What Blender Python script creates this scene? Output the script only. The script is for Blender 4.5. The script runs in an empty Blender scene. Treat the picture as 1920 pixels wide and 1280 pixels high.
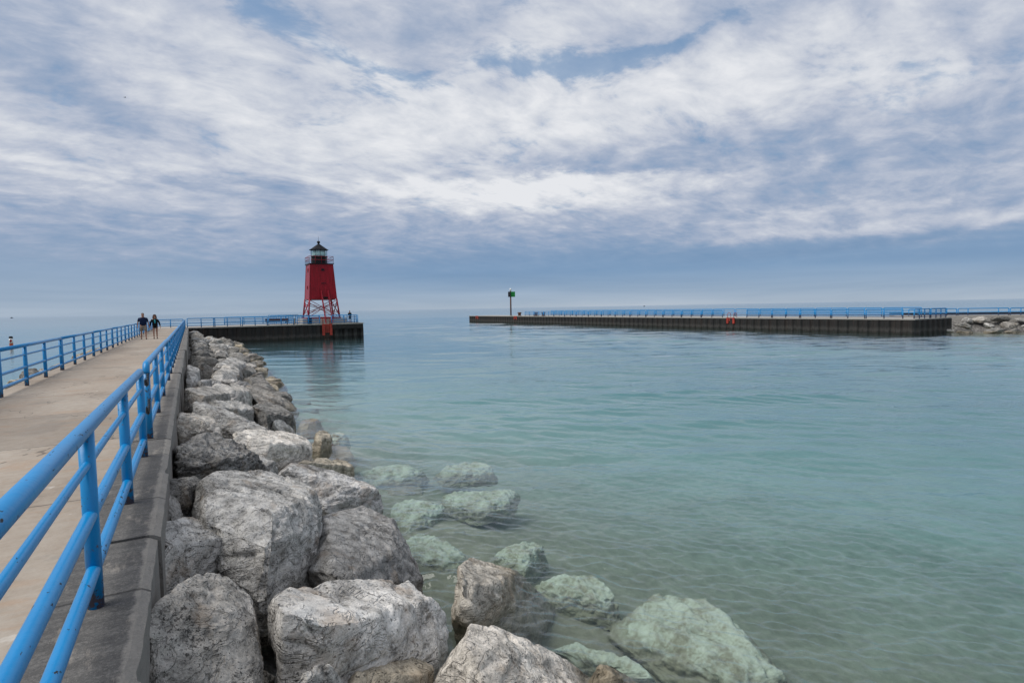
import bpy, bmesh, math, random
import numpy as np
from mathutils import Vector, Matrix

S = bpy.context.scene
COL = S.collection
PI = math.pi
rad = math.radians

# ------------------------------------------------------------------ camera
EYE = 3.9                      # camera height above the water (z = 0)
FPX = 1067.0                   # focal length in pixels of a 1920 wide frame
YAW, ROLL = rad(-29.43), -math.atan(.0182)
PITCH = -math.atan((640 - 577) * math.cos(ROLL) / FPX)
cam = bpy.data.cameras.new('camera')
cam.sensor_width = 36.0
cam.lens = 36.0 * FPX / 1920
cam.clip_start, cam.clip_end = .05, 60000
camo = bpy.data.objects.new('camera', cam)
COL.objects.link(camo)
CM = Matrix.Rotation(YAW, 3, 'Z') @ Matrix.Rotation(PI / 2 + PITCH, 3, 'X') @ Matrix.Rotation(ROLL, 3, 'Z')
camo.matrix_world = Matrix.Translation((0, 0, EYE)) @ CM.to_4x4()
S.camera = camo
S.render.resolution_x, S.render.resolution_y = 1024, 682
R3 = np.array(CM)
C0 = np.array([0, 0, EYE])

# survey helpers: sight lines used to work out where things stand in the place
def ray(u, v): return R3 @ np.array([(u - 960) / FPX, (640 - v) / FPX, -1.0])
def at_z(u, v, z): r = ray(u, v); return C0 + r * ((z - EYE) / r[2])
def at_y(u, v, y): r = ray(u, v); return C0 + r * (y / r[1])
def at_x(u, v, x): r = ray(u, v); return C0 + r * (x / r[0])
def at_slope(u, v, h):         # riprap slope: z = 1.45 - .42 (x + .25), h metres above it
    r = ray(u, v); b = .42
    t = (1.45 - b * .25 + h - EYE) / (r[2] + b * r[0])
    return C0 + r * t
def at_bed(u, v, z): return at_z(u, v, z)          # a spot under the water surface
def az_el(u, v):
    r = ray(u, v); r = r / np.linalg.norm(r)
    return math.atan2(r[0], r[1]), math.asin(r[2])

# ------------------------------------------------------------------ render settings
S.view_settings.view_transform = 'Standard'
S.view_settings.look = 'None'
S.view_settings.exposure = 0
S.view_settings.gamma = 1
S.render.engine = 'CYCLES'
S.cycles.use_denoising = True
try:
    S.cycles.denoiser = 'OPENIMAGEDENOISE'
    S.cycles.denoising_input_passes = 'RGB_ALBEDO_NORMAL'
except Exception:
    pass
S.cycles.max_bounces = 10
S.cycles.transmission_bounces = 8
S.cycles.transparent_max_bounces = 8
S.cycles.sample_clamp_indirect = 2.0
S.cycles.caustics_refractive = True
S.cycles.caustics_reflective = False

# ------------------------------------------------------------------ node helper
class NT:
    def __init__(self, tree):
        self.t = tree; self.n = tree.nodes; self.l = tree.links
    def new(self, kind, **kw):
        nd = self.n.new(kind)
        for k, v in kw.items(): setattr(nd, k, v)
        return nd
    def put(self, sock, v):
        if isinstance(v, bpy.types.NodeSocket): self.l.new(v, sock)
        elif isinstance(v, (tuple, list)):
            n = len(sock.default_value)
            sock.default_value = (tuple(v) + (1.0,))[:n]
        else: sock.default_value = v
    def m(self, op, a, b=None, c=None, clamp=False):
        nd = self.new('ShaderNodeMath', operation=op); nd.use_clamp = clamp
        self.put(nd.inputs[0], a)
        if b is not None: self.put(nd.inputs[1], b)
        if c is not None: self.put(nd.inputs[2], c)
        return nd.outputs[0]
    def vm(self, op, a, b=None):
        nd = self.new('ShaderNodeVectorMath', operation=op)
        if op == 'LENGTH':
            self.put(nd.inputs[0], a); return nd.outputs['Value']
        self.put(nd.inputs[0], a)
        if b is not None: self.put(nd.inputs[1], b)
        return nd.outputs[0]
    def noise(self, vec, scale, detail=4, rough=.55, dist=0, lac=2.0, color=False):
        nd = self.new('ShaderNodeTexNoise')
        self.put(nd.inputs['Vector'], vec); nd.inputs['Scale'].default_value = scale
        nd.inputs['Detail'].default_value = detail; nd.inputs['Roughness'].default_value = rough
        nd.inputs['Distortion'].default_value = dist; nd.inputs['Lacunarity'].default_value = lac
        return nd.outputs['Color' if color else 'Fac']
    def voro(self, vec, scale, feature='F1', out='Distance'):
        nd = self.new('ShaderNodeTexVoronoi', feature=feature)
        self.put(nd.inputs['Vector'], vec); nd.inputs['Scale'].default_value = scale
        return nd.outputs[out]
    def ramp(self, fac, stops, interp='LINEAR'):
        nd = self.new('ShaderNodeValToRGB'); cr = nd.color_ramp; cr.interpolation = interp
        while len(cr.elements) > 1: cr.elements.remove(cr.elements[-1])
        for i, (p, c) in enumerate(stops):
            e = cr.elements[0] if i == 0 else cr.elements.new(p)
            e.position = p
            if isinstance(c, (int, float)): c = (c, c, c)
            e.color = tuple(c) + (1.0,)
        self.put(nd.inputs[0], fac)
        return nd.outputs[0]
    def step(self, fac, a, b):      # smooth 0..1 between a and b
        nd = self.new('ShaderNodeMapRange', interpolation_type='SMOOTHSTEP')
        self.put(nd.inputs['Value'], fac)
        nd.inputs['From Min'].default_value = a; nd.inputs['From Max'].default_value = b
        return nd.outputs[0]
    def mix(self, fac, a, b, blend='MIX'):
        nd = self.new('ShaderNodeMix', data_type='RGBA', blend_type=blend)
        self.put(nd.inputs[0], fac); self.put(nd.inputs[6], a); self.put(nd.inputs[7], b)
        return nd.outputs[2]
    def scale(self, vec, s):
        nd = self.new('ShaderNodeMapping'); self.put(nd.inputs['Vector'], vec)
        nd.inputs['Scale'].default_value = s
        return nd.outputs[0]
    def rot(self, vec, rz, s=(1, 1, 1)):
        nd = self.new('ShaderNodeMapping'); self.put(nd.inputs['Vector'], vec)
        nd.inputs['Rotation'].default_value = (0, 0, rz); nd.inputs['Scale'].default_value = s
        return nd.outputs[0]
    def bump(self, h, strength=1.0, dist=1.0, normal=None):
        nd = self.new('ShaderNodeBump'); self.put(nd.inputs['Height'], h)
        nd.inputs['Strength'].default_value = strength; nd.inputs['Distance'].default_value = dist
        if normal is not None: self.put(nd.inputs['Normal'], normal)
        return nd.outputs[0]

# ------------------------------------------------------------------ sky and sun
SUN_AZ, SUN_EL = rad(-78), rad(56)          # azimuth from +Y towards +X
def build_world():
    w = bpy.data.worlds.new('World'); S.world = w; w.use_nodes = True
    w.cycles.sampling_method = 'MANUAL'; w.cycles.sample_map_resolution = 512
    T = NT(w.node_tree); T.n.clear()
    out = T.new('ShaderNodeOutputWorld'); bg = T.new('ShaderNodeBackground')
    bg.inputs['Strength'].default_value = .1
    T.l.new(bg.outputs[0], out.inputs[0])
    sky = T.new('ShaderNodeTexSky', sky_type='NISHITA')
    sky.sun_disc = False; sky.sun_elevation = SUN_EL; sky.sun_rotation = SUN_AZ
    sky.air_density = 1.2; sky.dust_density = .6; sky.ozone_density = 2.0
    d = T.new('ShaderNodeTexCoord').outputs['Generated']
    sp = T.new('ShaderNodeSeparateXYZ'); T.put(sp.inputs[0], d)
    x, y, z = sp.outputs
    zc = T.m('MAXIMUM', z, 0.0)
    az = T.m('ARCTAN2', x, y)
    el = T.m('ARCSINE', zc)
    # cloud deck seen in perspective
    den = T.m('ADD', zc, .20)
    cb = T.new('ShaderNodeCombineXYZ')
    T.put(cb.inputs[0], T.m('DIVIDE', x, den)); T.put(cb.inputs[1], T.m('DIVIDE', y, den))
    p = T.rot(cb.outputs[0], rad(-24), (.86, 1.12, 1))
    warp = T.noise(p, 1.5, 3, .5, color=True)
    pw = T.vm('ADD', p, T.vm('MULTIPLY', T.vm('SUBTRACT', warp, (.5, .5, .5)), (.26, .26, .26)))
    n_big = T.noise(pw, 1.5, 3, .5)
    def puffs(q): return T.noise(q, 3.9, 9, .60, .15)
    n_mid = puffs(pw)
    n_off = puffs(T.vm('ADD', pw, (-.045, .050, 0)))
    n_fine = T.noise(pw, 15.0, 5, .6, .2)
    relief = T.m('SUBTRACT', n_mid, n_off)
    # wobble for the cloud banks
    wob = T.m('MULTIPLY', T.m('SUBTRACT', T.noise(pw, 2.2, 6, .6), .5), .34)
    wob2 = T.m('MULTIPLY', T.m('SUBTRACT', T.noise(T.vm('ADD', pw, (7, 3, 0)), 2.6, 6, .62), .5), .15)
    azw = T.m('ADD', az, wob); elw = T.m('ADD', el, T.m('MULTIPLY', wob2, T.step(el, .0, .3)))
    def blob(u, v, su, sv, wt, acc, tilt=0):
        a0, e0 = az_el(u, v)
        k = math.cos(math.atan((u - 960) / FPX)) ** 2
        sa, se = su / FPX * k, sv / FPX * math.cos(math.atan((u - 960) / FPX))
        da = T.m('SUBTRACT', azw, a0); de = T.m('SUBTRACT', elw, e0)
        if tilt: de = T.m('ADD', de, T.m('MULTIPLY', da, -tilt))
        q = T.m('ADD', T.m('POWER', T.m('ABSOLUTE', T.m('DIVIDE', da, sa)), 2.0), T.m('POWER', T.m('ABSOLUTE', T.m('DIVIDE', de, se)), 2.0))
        g = T.m('MULTIPLY', T.m('EXPONENT', T.m('MULTIPLY', q, -.5)), wt)
        return g if acc is None else T.m('ADD', acc, g)
    B = T.m('ADD', .20, T.m('MULTIPLY', T.step(elw, .05, .20), .50))
    for b in BRIGHT: B = blob(b[0], b[1], b[2], b[3], b[4], B, b[5] if len(b) > 5 else 0)
    H = None
    for b in HOLES: H = blob(b[0], b[1], b[2], b[3], b[4], H, b[5] if len(b) > 5 else 0)
    amp = T.step(el, .02, .17)
    nn = T.m('ADD', T.m('ADD', T.m('MULTIPLY', T.m('SUBTRACT', n_big, .5), .55), T.m('MULTIPLY', T.m('SUBTRACT', n_mid, .5), 1.25)),
             T.m('ADD', T.m('MULTIPLY', T.m('SUBTRACT', n_fine, .5), .66), T.m('MULTIPLY', relief, 1.5)))
    V = T.m('ADD', B, T.m('MULTIPLY', nn, T.m('MULTIPLY_ADD', amp, .39, .12)))
    cloud = T.ramp(T.m('MULTIPLY', V, .84), CLOUD_RAMP)
    # pale air towards the horizon
    hz = T.ramp(T.m('DIVIDE', el, .25), [(0, (.40, .475, .565)), (.08, (.335, .43, .55)), (.25, (.20, .33, .505)), (.50, (.155, .285, .455)), (1, (.185, .305, .475))])
    a_l, _ = az_el(0, 560); a_m, _ = az_el(900, 520)
    left = T.step(az, a_m, a_l)
    lay = T.new('ShaderNodeCombineXYZ'); T.put(lay.inputs[0], T.m('MULTIPLY', az, 2.2)); T.put(lay.inputs[1], T.m('MULTIPLY', el, 30.0))
    layer = T.m('MULTIPLY_ADD', T.noise(lay.outputs[0], 1.0, 6, .55, .5), .62, .69)
    hz = T.mix(T.m('MULTIPLY', left, .6), hz, (.35, .435, .545))
    lm = T.new('ShaderNodeCombineXYZ'); [T.put(lm.inputs[i], T.m('POWER', layer, (1.15, .85, .6)[i])) for i in range(3)]
    hz = T.mix(1.0, hz, lm.outputs[0], 'MULTIPLY')
    cloud = T.mix(T.m('MULTIPLY', T.m('SUBTRACT', 1.0, T.step(el, .015, .14)), T.m('SUBTRACT', 1.0, T.m('MULTIPLY', T.step(V, .28, .55), .9))), cloud, hz)
    hole = T.m('MULTIPLY', T.step(T.m('ADD', H, T.m('ADD', T.m('MULTIPLY', T.m('SUBTRACT', n_mid, .5), -2.8), T.m('MULTIPLY', T.m('SUBTRACT', n_fine, .5), -1.2))), .20, .95), T.m('MULTIPLY', T.step(el, .12, .20), .66))
    skyc = T.mix(.35, sky.outputs[0], (1.5, 3.7, 6.6))
    cloud10 = T.vm('MULTIPLY', cloud, (10, 10, 10))
    T.put(bg.inputs['Color'], T.mix(hole, cloud10, skyc))
    sun = bpy.data.lights.new('sun', 'SUN'); sun.energy = 2.9; sun.angle = rad(42); sun.color = (1, .965, .91)
    so = bpy.data.objects.new('sun', sun); COL.objects.link(so)
    dirv = Vector((math.sin(SUN_AZ) * math.cos(SUN_EL), math.cos(SUN_AZ) * math.cos(SUN_EL), math.sin(SUN_EL)))
    so.rotation_euler = dirv.to_track_quat('Z', 'Y').to_euler()
    so.location = (0, 0, 60)
CLOUD_RAMP = [(0, (.19, .30, .475)), (.20, (.25, .35, .515)), (.40, (.365, .435, .57)), (.58, (.505, .55, .65)), (.76, (.655, .685, .745)), (.95, (.79, .805, .84))]
# broad banks: (column, row, spread, spread, weight[, tilt]) as sighted from the pier
BRIGHT = [(640, 245, 380, 60, .22, -.10), (1350, 190, 420, 55, .26, .10), (150, 322, 240, 24, .26, -.12), (420, 290, 180, 26, .06), (980, 362, 230, 18, .50), (760, 365, 120, 14, .15),
          (1650, 425, 330, 11, .40), (1500, 405, 200, 8, .22), (1750, 200, 160, 50, .10), (1040, 180, 80, 40, .12), (1000, 85, 60, 40, .16), (880, 105, 40, 20, .15),
          (130, 130, 230, 55, -.20, -.3), (190, 205, 130, 28, -.26, -.2), (350, 225, 80, 16, -.14, -.2), (1230, 285, 300, 26, -.36, .03), (1680, 285, 280, 34, -.42, .03), (400, 354, 340, 14, -.40), (1900, 60, 120, 80, -.18),
          (30, 50, 130, 60, -.14), (850, 60, 100, 24, -.14), (1380, 40, 200, 24, -.18), (1150, 322, 180, 9, -.24), (640, 400, 300, 18, -.10), (1450, 370, 200, 16, -.12), (620, 30, 160, 24, -.10), (1180, 470, 260, 34, -.10), (480, 425, 330, 20, -.06), (300, 480, 240, 14, .10)]
HOLES = [(620, 105, 100, 26, .70, -.40), (780, 170, 110, 16, .75, -.20), (520, 45, 60, 20, .30), (950, 115, 60, 20, .40), (1210, 85, 130, 15, .75, .12),
         (1760, 125, 90, 30, .55, -.3), (1560, 70, 70, 18, .32), (1090, 125, 50, 14, .45), (1000, 20, 50, 10, .25)]
build_world()

# ------------------------------------------------------------------ materials
def material(name):
    m = bpy.data.materials.new(name); m.use_nodes = True
    T = NT(m.node_tree)
    b = T.n['Principled BSDF']
    return m, T, b
def obj_coord(T): return T.new('ShaderNodeTexCoord').outputs['Object']
def geo_pos(T): return T.new('ShaderNodeNewGeometry').outputs['Position']

def mat_plain(name, color, rough=.5, metal=0, var=.25, scale=6):
    m, T, b = material(name); b.inputs['Specular IOR Level'].default_value = .12 if max(color) < .06 else .4
    n = T.noise(obj_coord(T), scale, 5, .6)
    dark = tuple(c * (1 - var) for c in color); lite = tuple(min(1, c * (1 + var)) for c in color)
    T.put(b.inputs['Base Color'], T.mix(n, dark, lite))
    T.put(b.inputs['Roughness'], T.m('MULTIPLY_ADD', n, .2, rough - .1)); b.inputs['Metallic'].default_value = metal
    return m

def mat_blue_paint():
    m, T, b = material('blue_paint')
    p = geo_pos(T)
    sp = T.new('ShaderNodeSeparateXYZ'); T.put(sp.inputs[0], p)
    n = T.noise(p, 3.0, 5, .6)
    base = T.mix(n, (.001, .170, .42), (.002, .250, .57))
    # sun-chalked paint, chips and rust
    chip_n = T.noise(T.scale(p, (1, .35, 1)), 46, 4, .6)
    where = T.noise(p, 4.5, 3, .6)
    thr = T.m('MULTIPLY_ADD', T.step(where, .40, .68), -.13, .715)
    chips = T.step(T.m('SUBTRACT', chip_n, thr), 0.0, .015)
    low = T.m('ADD', T.m('SUBTRACT', 1.0, T.step(sp.outputs[2], 2.14, 2.40)), T.m('MULTIPLY', T.m('SUBTRACT', 1.0, T.step(T.m('ADD', T.new('ShaderNodeSeparateXYZ', name='nz').outputs[2], 0.0), -.5, .35)), .55))     # rust creeping up from the bottom
    rust_n = T.noise(p, 22, 4, .65)
    T.put(T.n['nz'].inputs[0], T.new('ShaderNodeNewGeometry').outputs['True Normal']); rust = T.step(T.m('ADD', T.m('MULTIPLY', low, .26), rust_n), .69, .78)
    rc = T.mix(T.noise(p, 40, 2, .5), (.035, .022, .016), (.16, .075, .035))
    col = T.mix(chips, base, (.020, .022, .026))
    col = T.mix(T.m('MULTIPLY', rust, .85), col, rc)
    T.put(b.inputs['Base Color'], col)
    T.put(b.inputs['Roughness'], T.m('ADD', T.m('MULTIPLY_ADD', n, .16, .24), T.m('MULTIPLY', T.m('MAXIMUM', chips, rust), .35)))
    b.inputs['Specular IOR Level'].default_value = .40
    h = T.m('MULTIPLY', T.m('MAXIMUM', chips, rust), -.0012)
    h = T.m('ADD', h, T.m('MULTIPLY', T.noise(p, 18, 3, .6), .0022))
    T.put(b.inputs['Normal'], T.bump(h))
    return m

def mat_deck():
    m, T, b = material('deck_concrete')
    p = geo_pos(T)
    sp = T.new('ShaderNodeSeparateXYZ'); T.put(sp.inputs[0], p)
    big = T.noise(T.scale(p, (.6, .25, 1)), 1.0, 5, .6)
    strk = T.noise(T.scale(p, (.8, 5, 1)), 1.6, 6, .65, .6)       # broom marks across the walk
    fine = T.noise(p, 45, 4, .7)
    spots = T.noise(p, 7, 5, .65)
    col = T.ramp(T.m('ADD', T.m('MULTIPLY', big, .5), T.m('ADD', T.m('MULTIPLY', strk, .14), T.m('MULTIPLY', spots, .36))), [(.3, (.165, .128, .095)), (.44, (.275, .222, .172)), (.56, (.335, .283, .228)), (.70, (.42, .37, .31))])
    rustk = T.m('MULTIPLY', T.step(T.noise(T.scale(p, (1, 3, 1)), .8, 6, .7, .8), .50, .68), .45)
    col = T.mix(rustk, col, (.33, .205, .12))
    col = T.mix(T.m('MULTIPLY', T.step(spots, .58, .72), .35), col, (.17, .155, .135))
    col = T.mix(T.m('MULTIPLY', T.m('SUBTRACT', fine, .45), .35), col, (.55, .52, .47))
    yy = T.m('ADD', sp.outputs[1], T.m('MULTIPLY', T.m('SUBTRACT', T.noise(p, 2.5, 4, .6), .5), .05))
    fr = T.m('FRACT', T.m('DIVIDE', T.m('ADD', yy, .95), 3.05))
    line = T.m('SUBTRACT', 1.0, T.step(T.m('ABSOLUTE', T.m('SUBTRACT', fr, .5)), .0015, .005))
    slab = T.m('FLOOR', T.m('DIVIDE', T.m('ADD', yy, 2.475), 3.05))
    wn = T.new('ShaderNodeTexWhiteNoise', noise_dimensions='1D'); T.put(wn.inputs['W'], slab)
    tone = T.m('MULTIPLY_ADD', wn.outputs['Value'], .26, .84)
    cb = T.new('ShaderNodeCombineXYZ'); [T.put(cb.inputs[i], tone) for i in range(3)]
    col = T.mix(1.0, col, cb.outputs[0], 'MULTIPLY')
    col = T.mix(T.m('MULTIPLY', line, .8), col, (.06, .05, .042))
    crk = T.m('SUBTRACT', 1.0, T.step(T.m('ABSOLUTE', T.m('SUBTRACT', T.noise(T.scale(p, (1, .7, 1)), .33, 5, .6, .3), .5)), .0008, .0030))
    col = T.mix(T.m('MULTIPLY', crk, .7), col, (.07, .058, .048))
    col = T.mix(T.m('MULTIPLY', T.step(T.noise(p, .7, 6, .7, .5), .55, .66), .40), col, (.17, .15, .128))
    col = T.mix(T.m('MULTIPLY', T.step(T.noise(T.vm('ADD', p, (9, 4, 2)), 3.2, 3, .6), .70, .73), .5), col, (.58, .54, .48))
    T.put(b.inputs['Base Color'], col); b.inputs['Roughness'].default_value = .88
    h = T.m('ADD', T.m('ADD', T.m('MULTIPLY', strk, .012), T.m('MULTIPLY', fine, .004)), T.m('MULTIPLY', line, -.012))
    T.put(b.inputs['Normal'], T.bump(h, .8))
    return m

def mat_coping():
    m, T, b = material('coping_concrete')
    p = geo_pos(T)
    sp = T.new('ShaderNodeSeparateXYZ'); T.put(sp.inputs[0], p)
    big = T.noise(T.scale(p, (1, .3, 1)), .9, 5, .6)
    fine = T.noise(p, 70, 4, .75)
    strk = T.noise(T.scale(p, (1.2, 6, 1)), 2.2, 5, .7, .4)
    speck = T.noise(p, 160, 2, .6)
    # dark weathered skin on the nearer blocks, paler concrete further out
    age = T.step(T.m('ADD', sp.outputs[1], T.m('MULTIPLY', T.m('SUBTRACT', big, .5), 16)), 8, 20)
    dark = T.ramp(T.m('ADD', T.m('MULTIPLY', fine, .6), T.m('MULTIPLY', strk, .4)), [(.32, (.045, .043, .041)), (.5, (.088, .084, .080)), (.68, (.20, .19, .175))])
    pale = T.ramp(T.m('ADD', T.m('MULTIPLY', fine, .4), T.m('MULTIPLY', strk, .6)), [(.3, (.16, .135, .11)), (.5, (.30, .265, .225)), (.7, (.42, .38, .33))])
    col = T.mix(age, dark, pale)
    worn = T.step(T.noise(T.scale(p, (3, 1.2, 3)), 1.7, 7, .75), .52, .66)
    col = T.mix(T.m('MULTIPLY', worn, .6), col, (.30, .27, .235))
    # worn pale arris along the outer edge
    edge = T.step(T.m('ADD', sp.outputs[0], T.m('MULTIPLY', T.m('SUBTRACT', T.noise(p, 7, 6, .75), .5), .11)), -.388, -.360)
    col = T.mix(T.m('MULTIPLY', edge, .9), col, T.mix(T.m('ADD', T.m('MULTIPLY', fine, .5), T.m('MULTIPLY', T.noise(p, 5, 6, .75), .5)), (.07, .066, .06), (.40, .37, .33)))
    col = T.mix(T.m('MULTIPLY', T.step(speck, .66, .72), .5), col, (.5, .48, .45))
    yy = T.m('ADD', sp.outputs[1], T.m('MULTIPLY', T.m('SUBTRACT', T.noise(p, 2.0, 4, .6), .5), .12))
    fr = T.m('FRACT', T.m('DIVIDE', T.m('ADD', yy, .85), 2.05))
    line = T.m('SUBTRACT', 1.0, T.step(T.m('ABSOLUTE', T.m('SUBTRACT', fr, .5)), .002, .007))
    col = T.mix(T.m('MULTIPLY', line, .7), col, (.02, .018, .016))
    T.put(b.inputs['Base Color'], col); b.inputs['Roughness'].default_value = .9
    h = T.m('ADD', T.m('ADD', T.m('MULTIPLY', fine, .006), T.m('MULTIPLY', strk, .01)), T.m('ADD', T.m('MULTIPLY', line, -.012), T.m('MULTIPLY', worn, -.006)))
    T.put(b.inputs['Normal'], T.bump(h, .9))
    return m

def mat_rock(name, tone=1.0, warm=0.0, lichen=.5):
    """weathered limestone: pale grey, black crust, pits, veins"""
    m, T, b = material(name)
    o = obj_coord(T)
    rnd = T.new('ShaderNodeObjectInfo').outputs['Random']
    off = T.new('ShaderNodeCombineXYZ'); T.put(off.inputs[0], T.m('MULTIPLY', rnd, 91)); T.put(off.inputs[1], T.m('MULTIPLY', rnd, 47)); T.put(off.inputs[2], T.m('MULTIPLY', rnd, 23))
    sc_ = T.new('ShaderNodeCombineXYZ'); [T.put(sc_.inputs[i], T.m('MULTIPLY_ADD', T.m('FRACT', T.m('MULTIPLY', rnd, 7.31)), .75, .70)) for i in range(3)]
    p = T.vm('ADD', T.vm('MULTIPLY', o, sc_.outputs[0]), off.outputs[0])
    gp = T.new('ShaderNodeSeparateXYZ'); T.put(gp.inputs[0], geo_pos(T)); zz = gp.outputs[2]
    band = T.noise(T.rot(p, .6, (1, 1, 3.2)), 2.4, 7, .68, 1.1)     # bedding
    mott = T.noise(p, 5.0, 8, .72, .5)
    fine = T.noise(p, 34, 5, .75)
    grain = T.noise(p, 120, 3, .7)
    v = T.m('ADD', T.m('ADD', T.m('MULTIPLY', band, .27), T.m('MULTIPLY', mott, .40)), T.m('MULTIPLY', fine, .33))
    c = lambda r, g, bl: (r * tone * (1 + .10 * warm), g * tone, bl * tone * (1 - .18 * warm))
    col = T.ramp(v, [(.36, c(.06, .057, .053)), (.41, c(.17, .163, .152)), (.455, c(.38, .366, .345)), (.51, c(.60, .58, .55)), (.60, c(.78, .76, .725))])
    crust = T.step(T.m('ADD', T.noise(p, 1.5, 6, .72, .5), T.m('MULTIPLY', T.m('SUBTRACT', fine, .5), 1.1)), .585 - .12 * lichen, .72 - .12 * lichen)
    col = T.mix(T.m('MULTIPLY', crust, .66), col, c(.060, .057, .054))
    specks = T.step(T.m('ADD', fine, T.m('MULTIPLY', T.noise(p, 3, 3, .6), .35)), .73, .80)
    col = T.mix(T.m('MULTIPLY', specks, .75), col, c(.05, .048, .045))
    vein = T.m('SUBTRACT', 1.0, T.step(T.m('ABSOLUTE', T.m('SUBTRACT', T.noise(T.rot(p, 1.1, (1, .45, 1.6)), 2.8, 6, .6, .9), .5)), .0, .018))
    col = T.mix(T.m('MULTIPLY', vein, .25), col, c(.62, .60, .57))
    rusty = T.m('MULTIPLY', T.step(T.noise(p, 2.0, 4, .6), .57, .70), .45)
    col = T.mix(rusty, col, c(.36, .27, .19))
    tint = T.ramp(T.m('FRACT', T.m('MULTIPLY', rnd, 13.7)), [(0, (.76, .755, .745)), (.25, (1.0, .985, .95)), (.5, (.87, .87, .87)), (.75, (1.06, 1.01, .94)), (1, (.82, .805, .775))])
    col = T.mix(.9, col, tint, 'MULTIPLY')
    col = T.mix(1.0, col, T.ramp(T.noise(p, .9, 5, .6, .4), [(.36, .68), (.48, .98), (.62, 1.12)]), 'MULTIPLY')
    # tan algae stain in the splash zone
    wet = T.m('SUBTRACT', 1.0, T.step(T.m('ADD', zz, T.m('MULTIPLY', T.m('SUBTRACT', mott, .5), .6)), .02, .30))
    col = T.mix(T.m('MULTIPLY', wet, .62), col, T.mix(fine, (.15, .115, .07), (.46, .38, .26)))
    slime = T.m('SUBTRACT', 1.0, T.step(T.m('ADD', zz, T.m('MULTIPLY', T.m('SUBTRACT', mott, .5), .22)), .0, .10))      # dark wet band at the water's edge
    col = T.mix(T.m('MULTIPLY', slime, .45), col, (.075, .065, .04))
    hol = T.m('MULTIPLY', T.m('SUBTRACT', 1.0, T.step(T.voro(T.vm('ADD', p, T.vm('MULTIPLY', T.noise(p, 8, 2, .5, color=True), (.2, .2, .2))), 17), .05, .20)), T.step(T.noise(p, 2.6, 4, .6), .46, .58))
    col = T.mix(T.m('MULTIPLY', hol, .8), col, (.035, .032, .03))
    T.put(b.inputs['Base Color'], col)
    T.put(b.inputs['Roughness'], T.m('MULTIPLY_ADD', slime, -.5, .9)); b.inputs['Specular IOR Level'].default_value = .3
    crk = T.m('ABSOLUTE', T.m('SUBTRACT', T.noise(T.rot(p, .3, (1, 1, 2.0)), 2.6, 5, .55, .8), .5))
    crk = T.m('MULTIPLY', T.m('SUBTRACT', 1.0, T.step(crk, 0, .03)), -.022)
    pits = T.m('MULTIPLY', T.m('SUBTRACT', 1.0, T.step(T.voro(p, 24), .02, .22)), T.m('MULTIPLY', T.step(mott, .45, .62), -.012))
    h = T.m('ADD', T.m('ADD', T.m('MULTIPLY', band, .06), T.m('MULTIPLY', mott, .045)), T.m('ADD', T.m('MULTIPLY', fine, .010), T.m('MULTIPLY', grain, .0012)))
    h = T.m('ADD', h, T.m('ADD', crk, pits))
    T.put(b.inputs['Normal'], T.bump(h, 1.0))
    return m

def mat_sunk_rock():
    m, T, b = material('submerged_limestone')
    p = obj_coord(T)
    a = T.noise(p, 2.2, 6, .65, .5); f = T.noise(p, 14, 5, .7)
    v = T.m('ADD', T.m('MULTIPLY', a, .6), T.m('MULTIPLY', f, .4))
    col = T.ramp(v, [(.36, (.15, .145, .095)), (.44, (.225, .23, .165)), (.51, (.315, .345, .27)), (.60, (.40, .445, .36))])
    g = T.new('ShaderNodeSeparateXYZ'); T.put(g.inputs[0], geo_pos(T))
    silt = T.m('SUBTRACT', 1.0, T.step(T.m('ADD', g.outputs[2], T.m('MULTIPLY', T.m('SUBTRACT', T.noise(p, 3.2, 5, .65), .5), .45)), -1.02, -.80))      # sand settled round the foot
    col = T.mix(T.m('MULTIPLY', silt, .9), col, T.mix(f, (.115, .108, .068), (.225, .215, .15)))
    T.put(b.inputs['Base Color'], col); b.inputs['Roughness'].default_value = .95
    T.put(b.inputs['Normal'], T.bump(T.m('ADD', T.m('MULTIPLY', a, .06), T.m('MULTIPLY', f, .02))))
    return m

def mat_bed():
    m, T, b = material('lake_bed_sand')
    p = geo_pos(T)
    sp = T.new('ShaderNodeSeparateXYZ'); T.put(sp.inputs[0], p)
    a = T.noise(p, .5, 6, .62, .5); f = T.noise(p, 4.5, 6, .72)
    v = T.m('ADD', T.m('MULTIPLY', a, .4), T.m('MULTIPLY', f, .6))
    near = T.ramp(v, [(.36, (.115, .108, .068)), (.48, (.165, .157, .105)), (.60, (.225, .215, .15))])
    sand = T.ramp(v, [(.36, (.25, .25, .205)), (.48, (.325, .325, .275)), (.60, (.39, .39, .34))])
    out_ = T.step(T.m('ADD', T.m('MULTIPLY_ADD', sp.outputs[1], .8, sp.outputs[0]), T.m('MULTIPLY', T.m('SUBTRACT', a, .5), 12)), 12, 36)     # clean sand further out, weed and silt near the stones
    col = T.mix(out_, near, sand)
    T.put(b.inputs['Base Color'], col); b.inputs['Roughness'].default_value = .95
    T.put(b.inputs['Normal'], T.bump(T.m('MULTIPLY', f, .06)))
    return m

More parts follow.
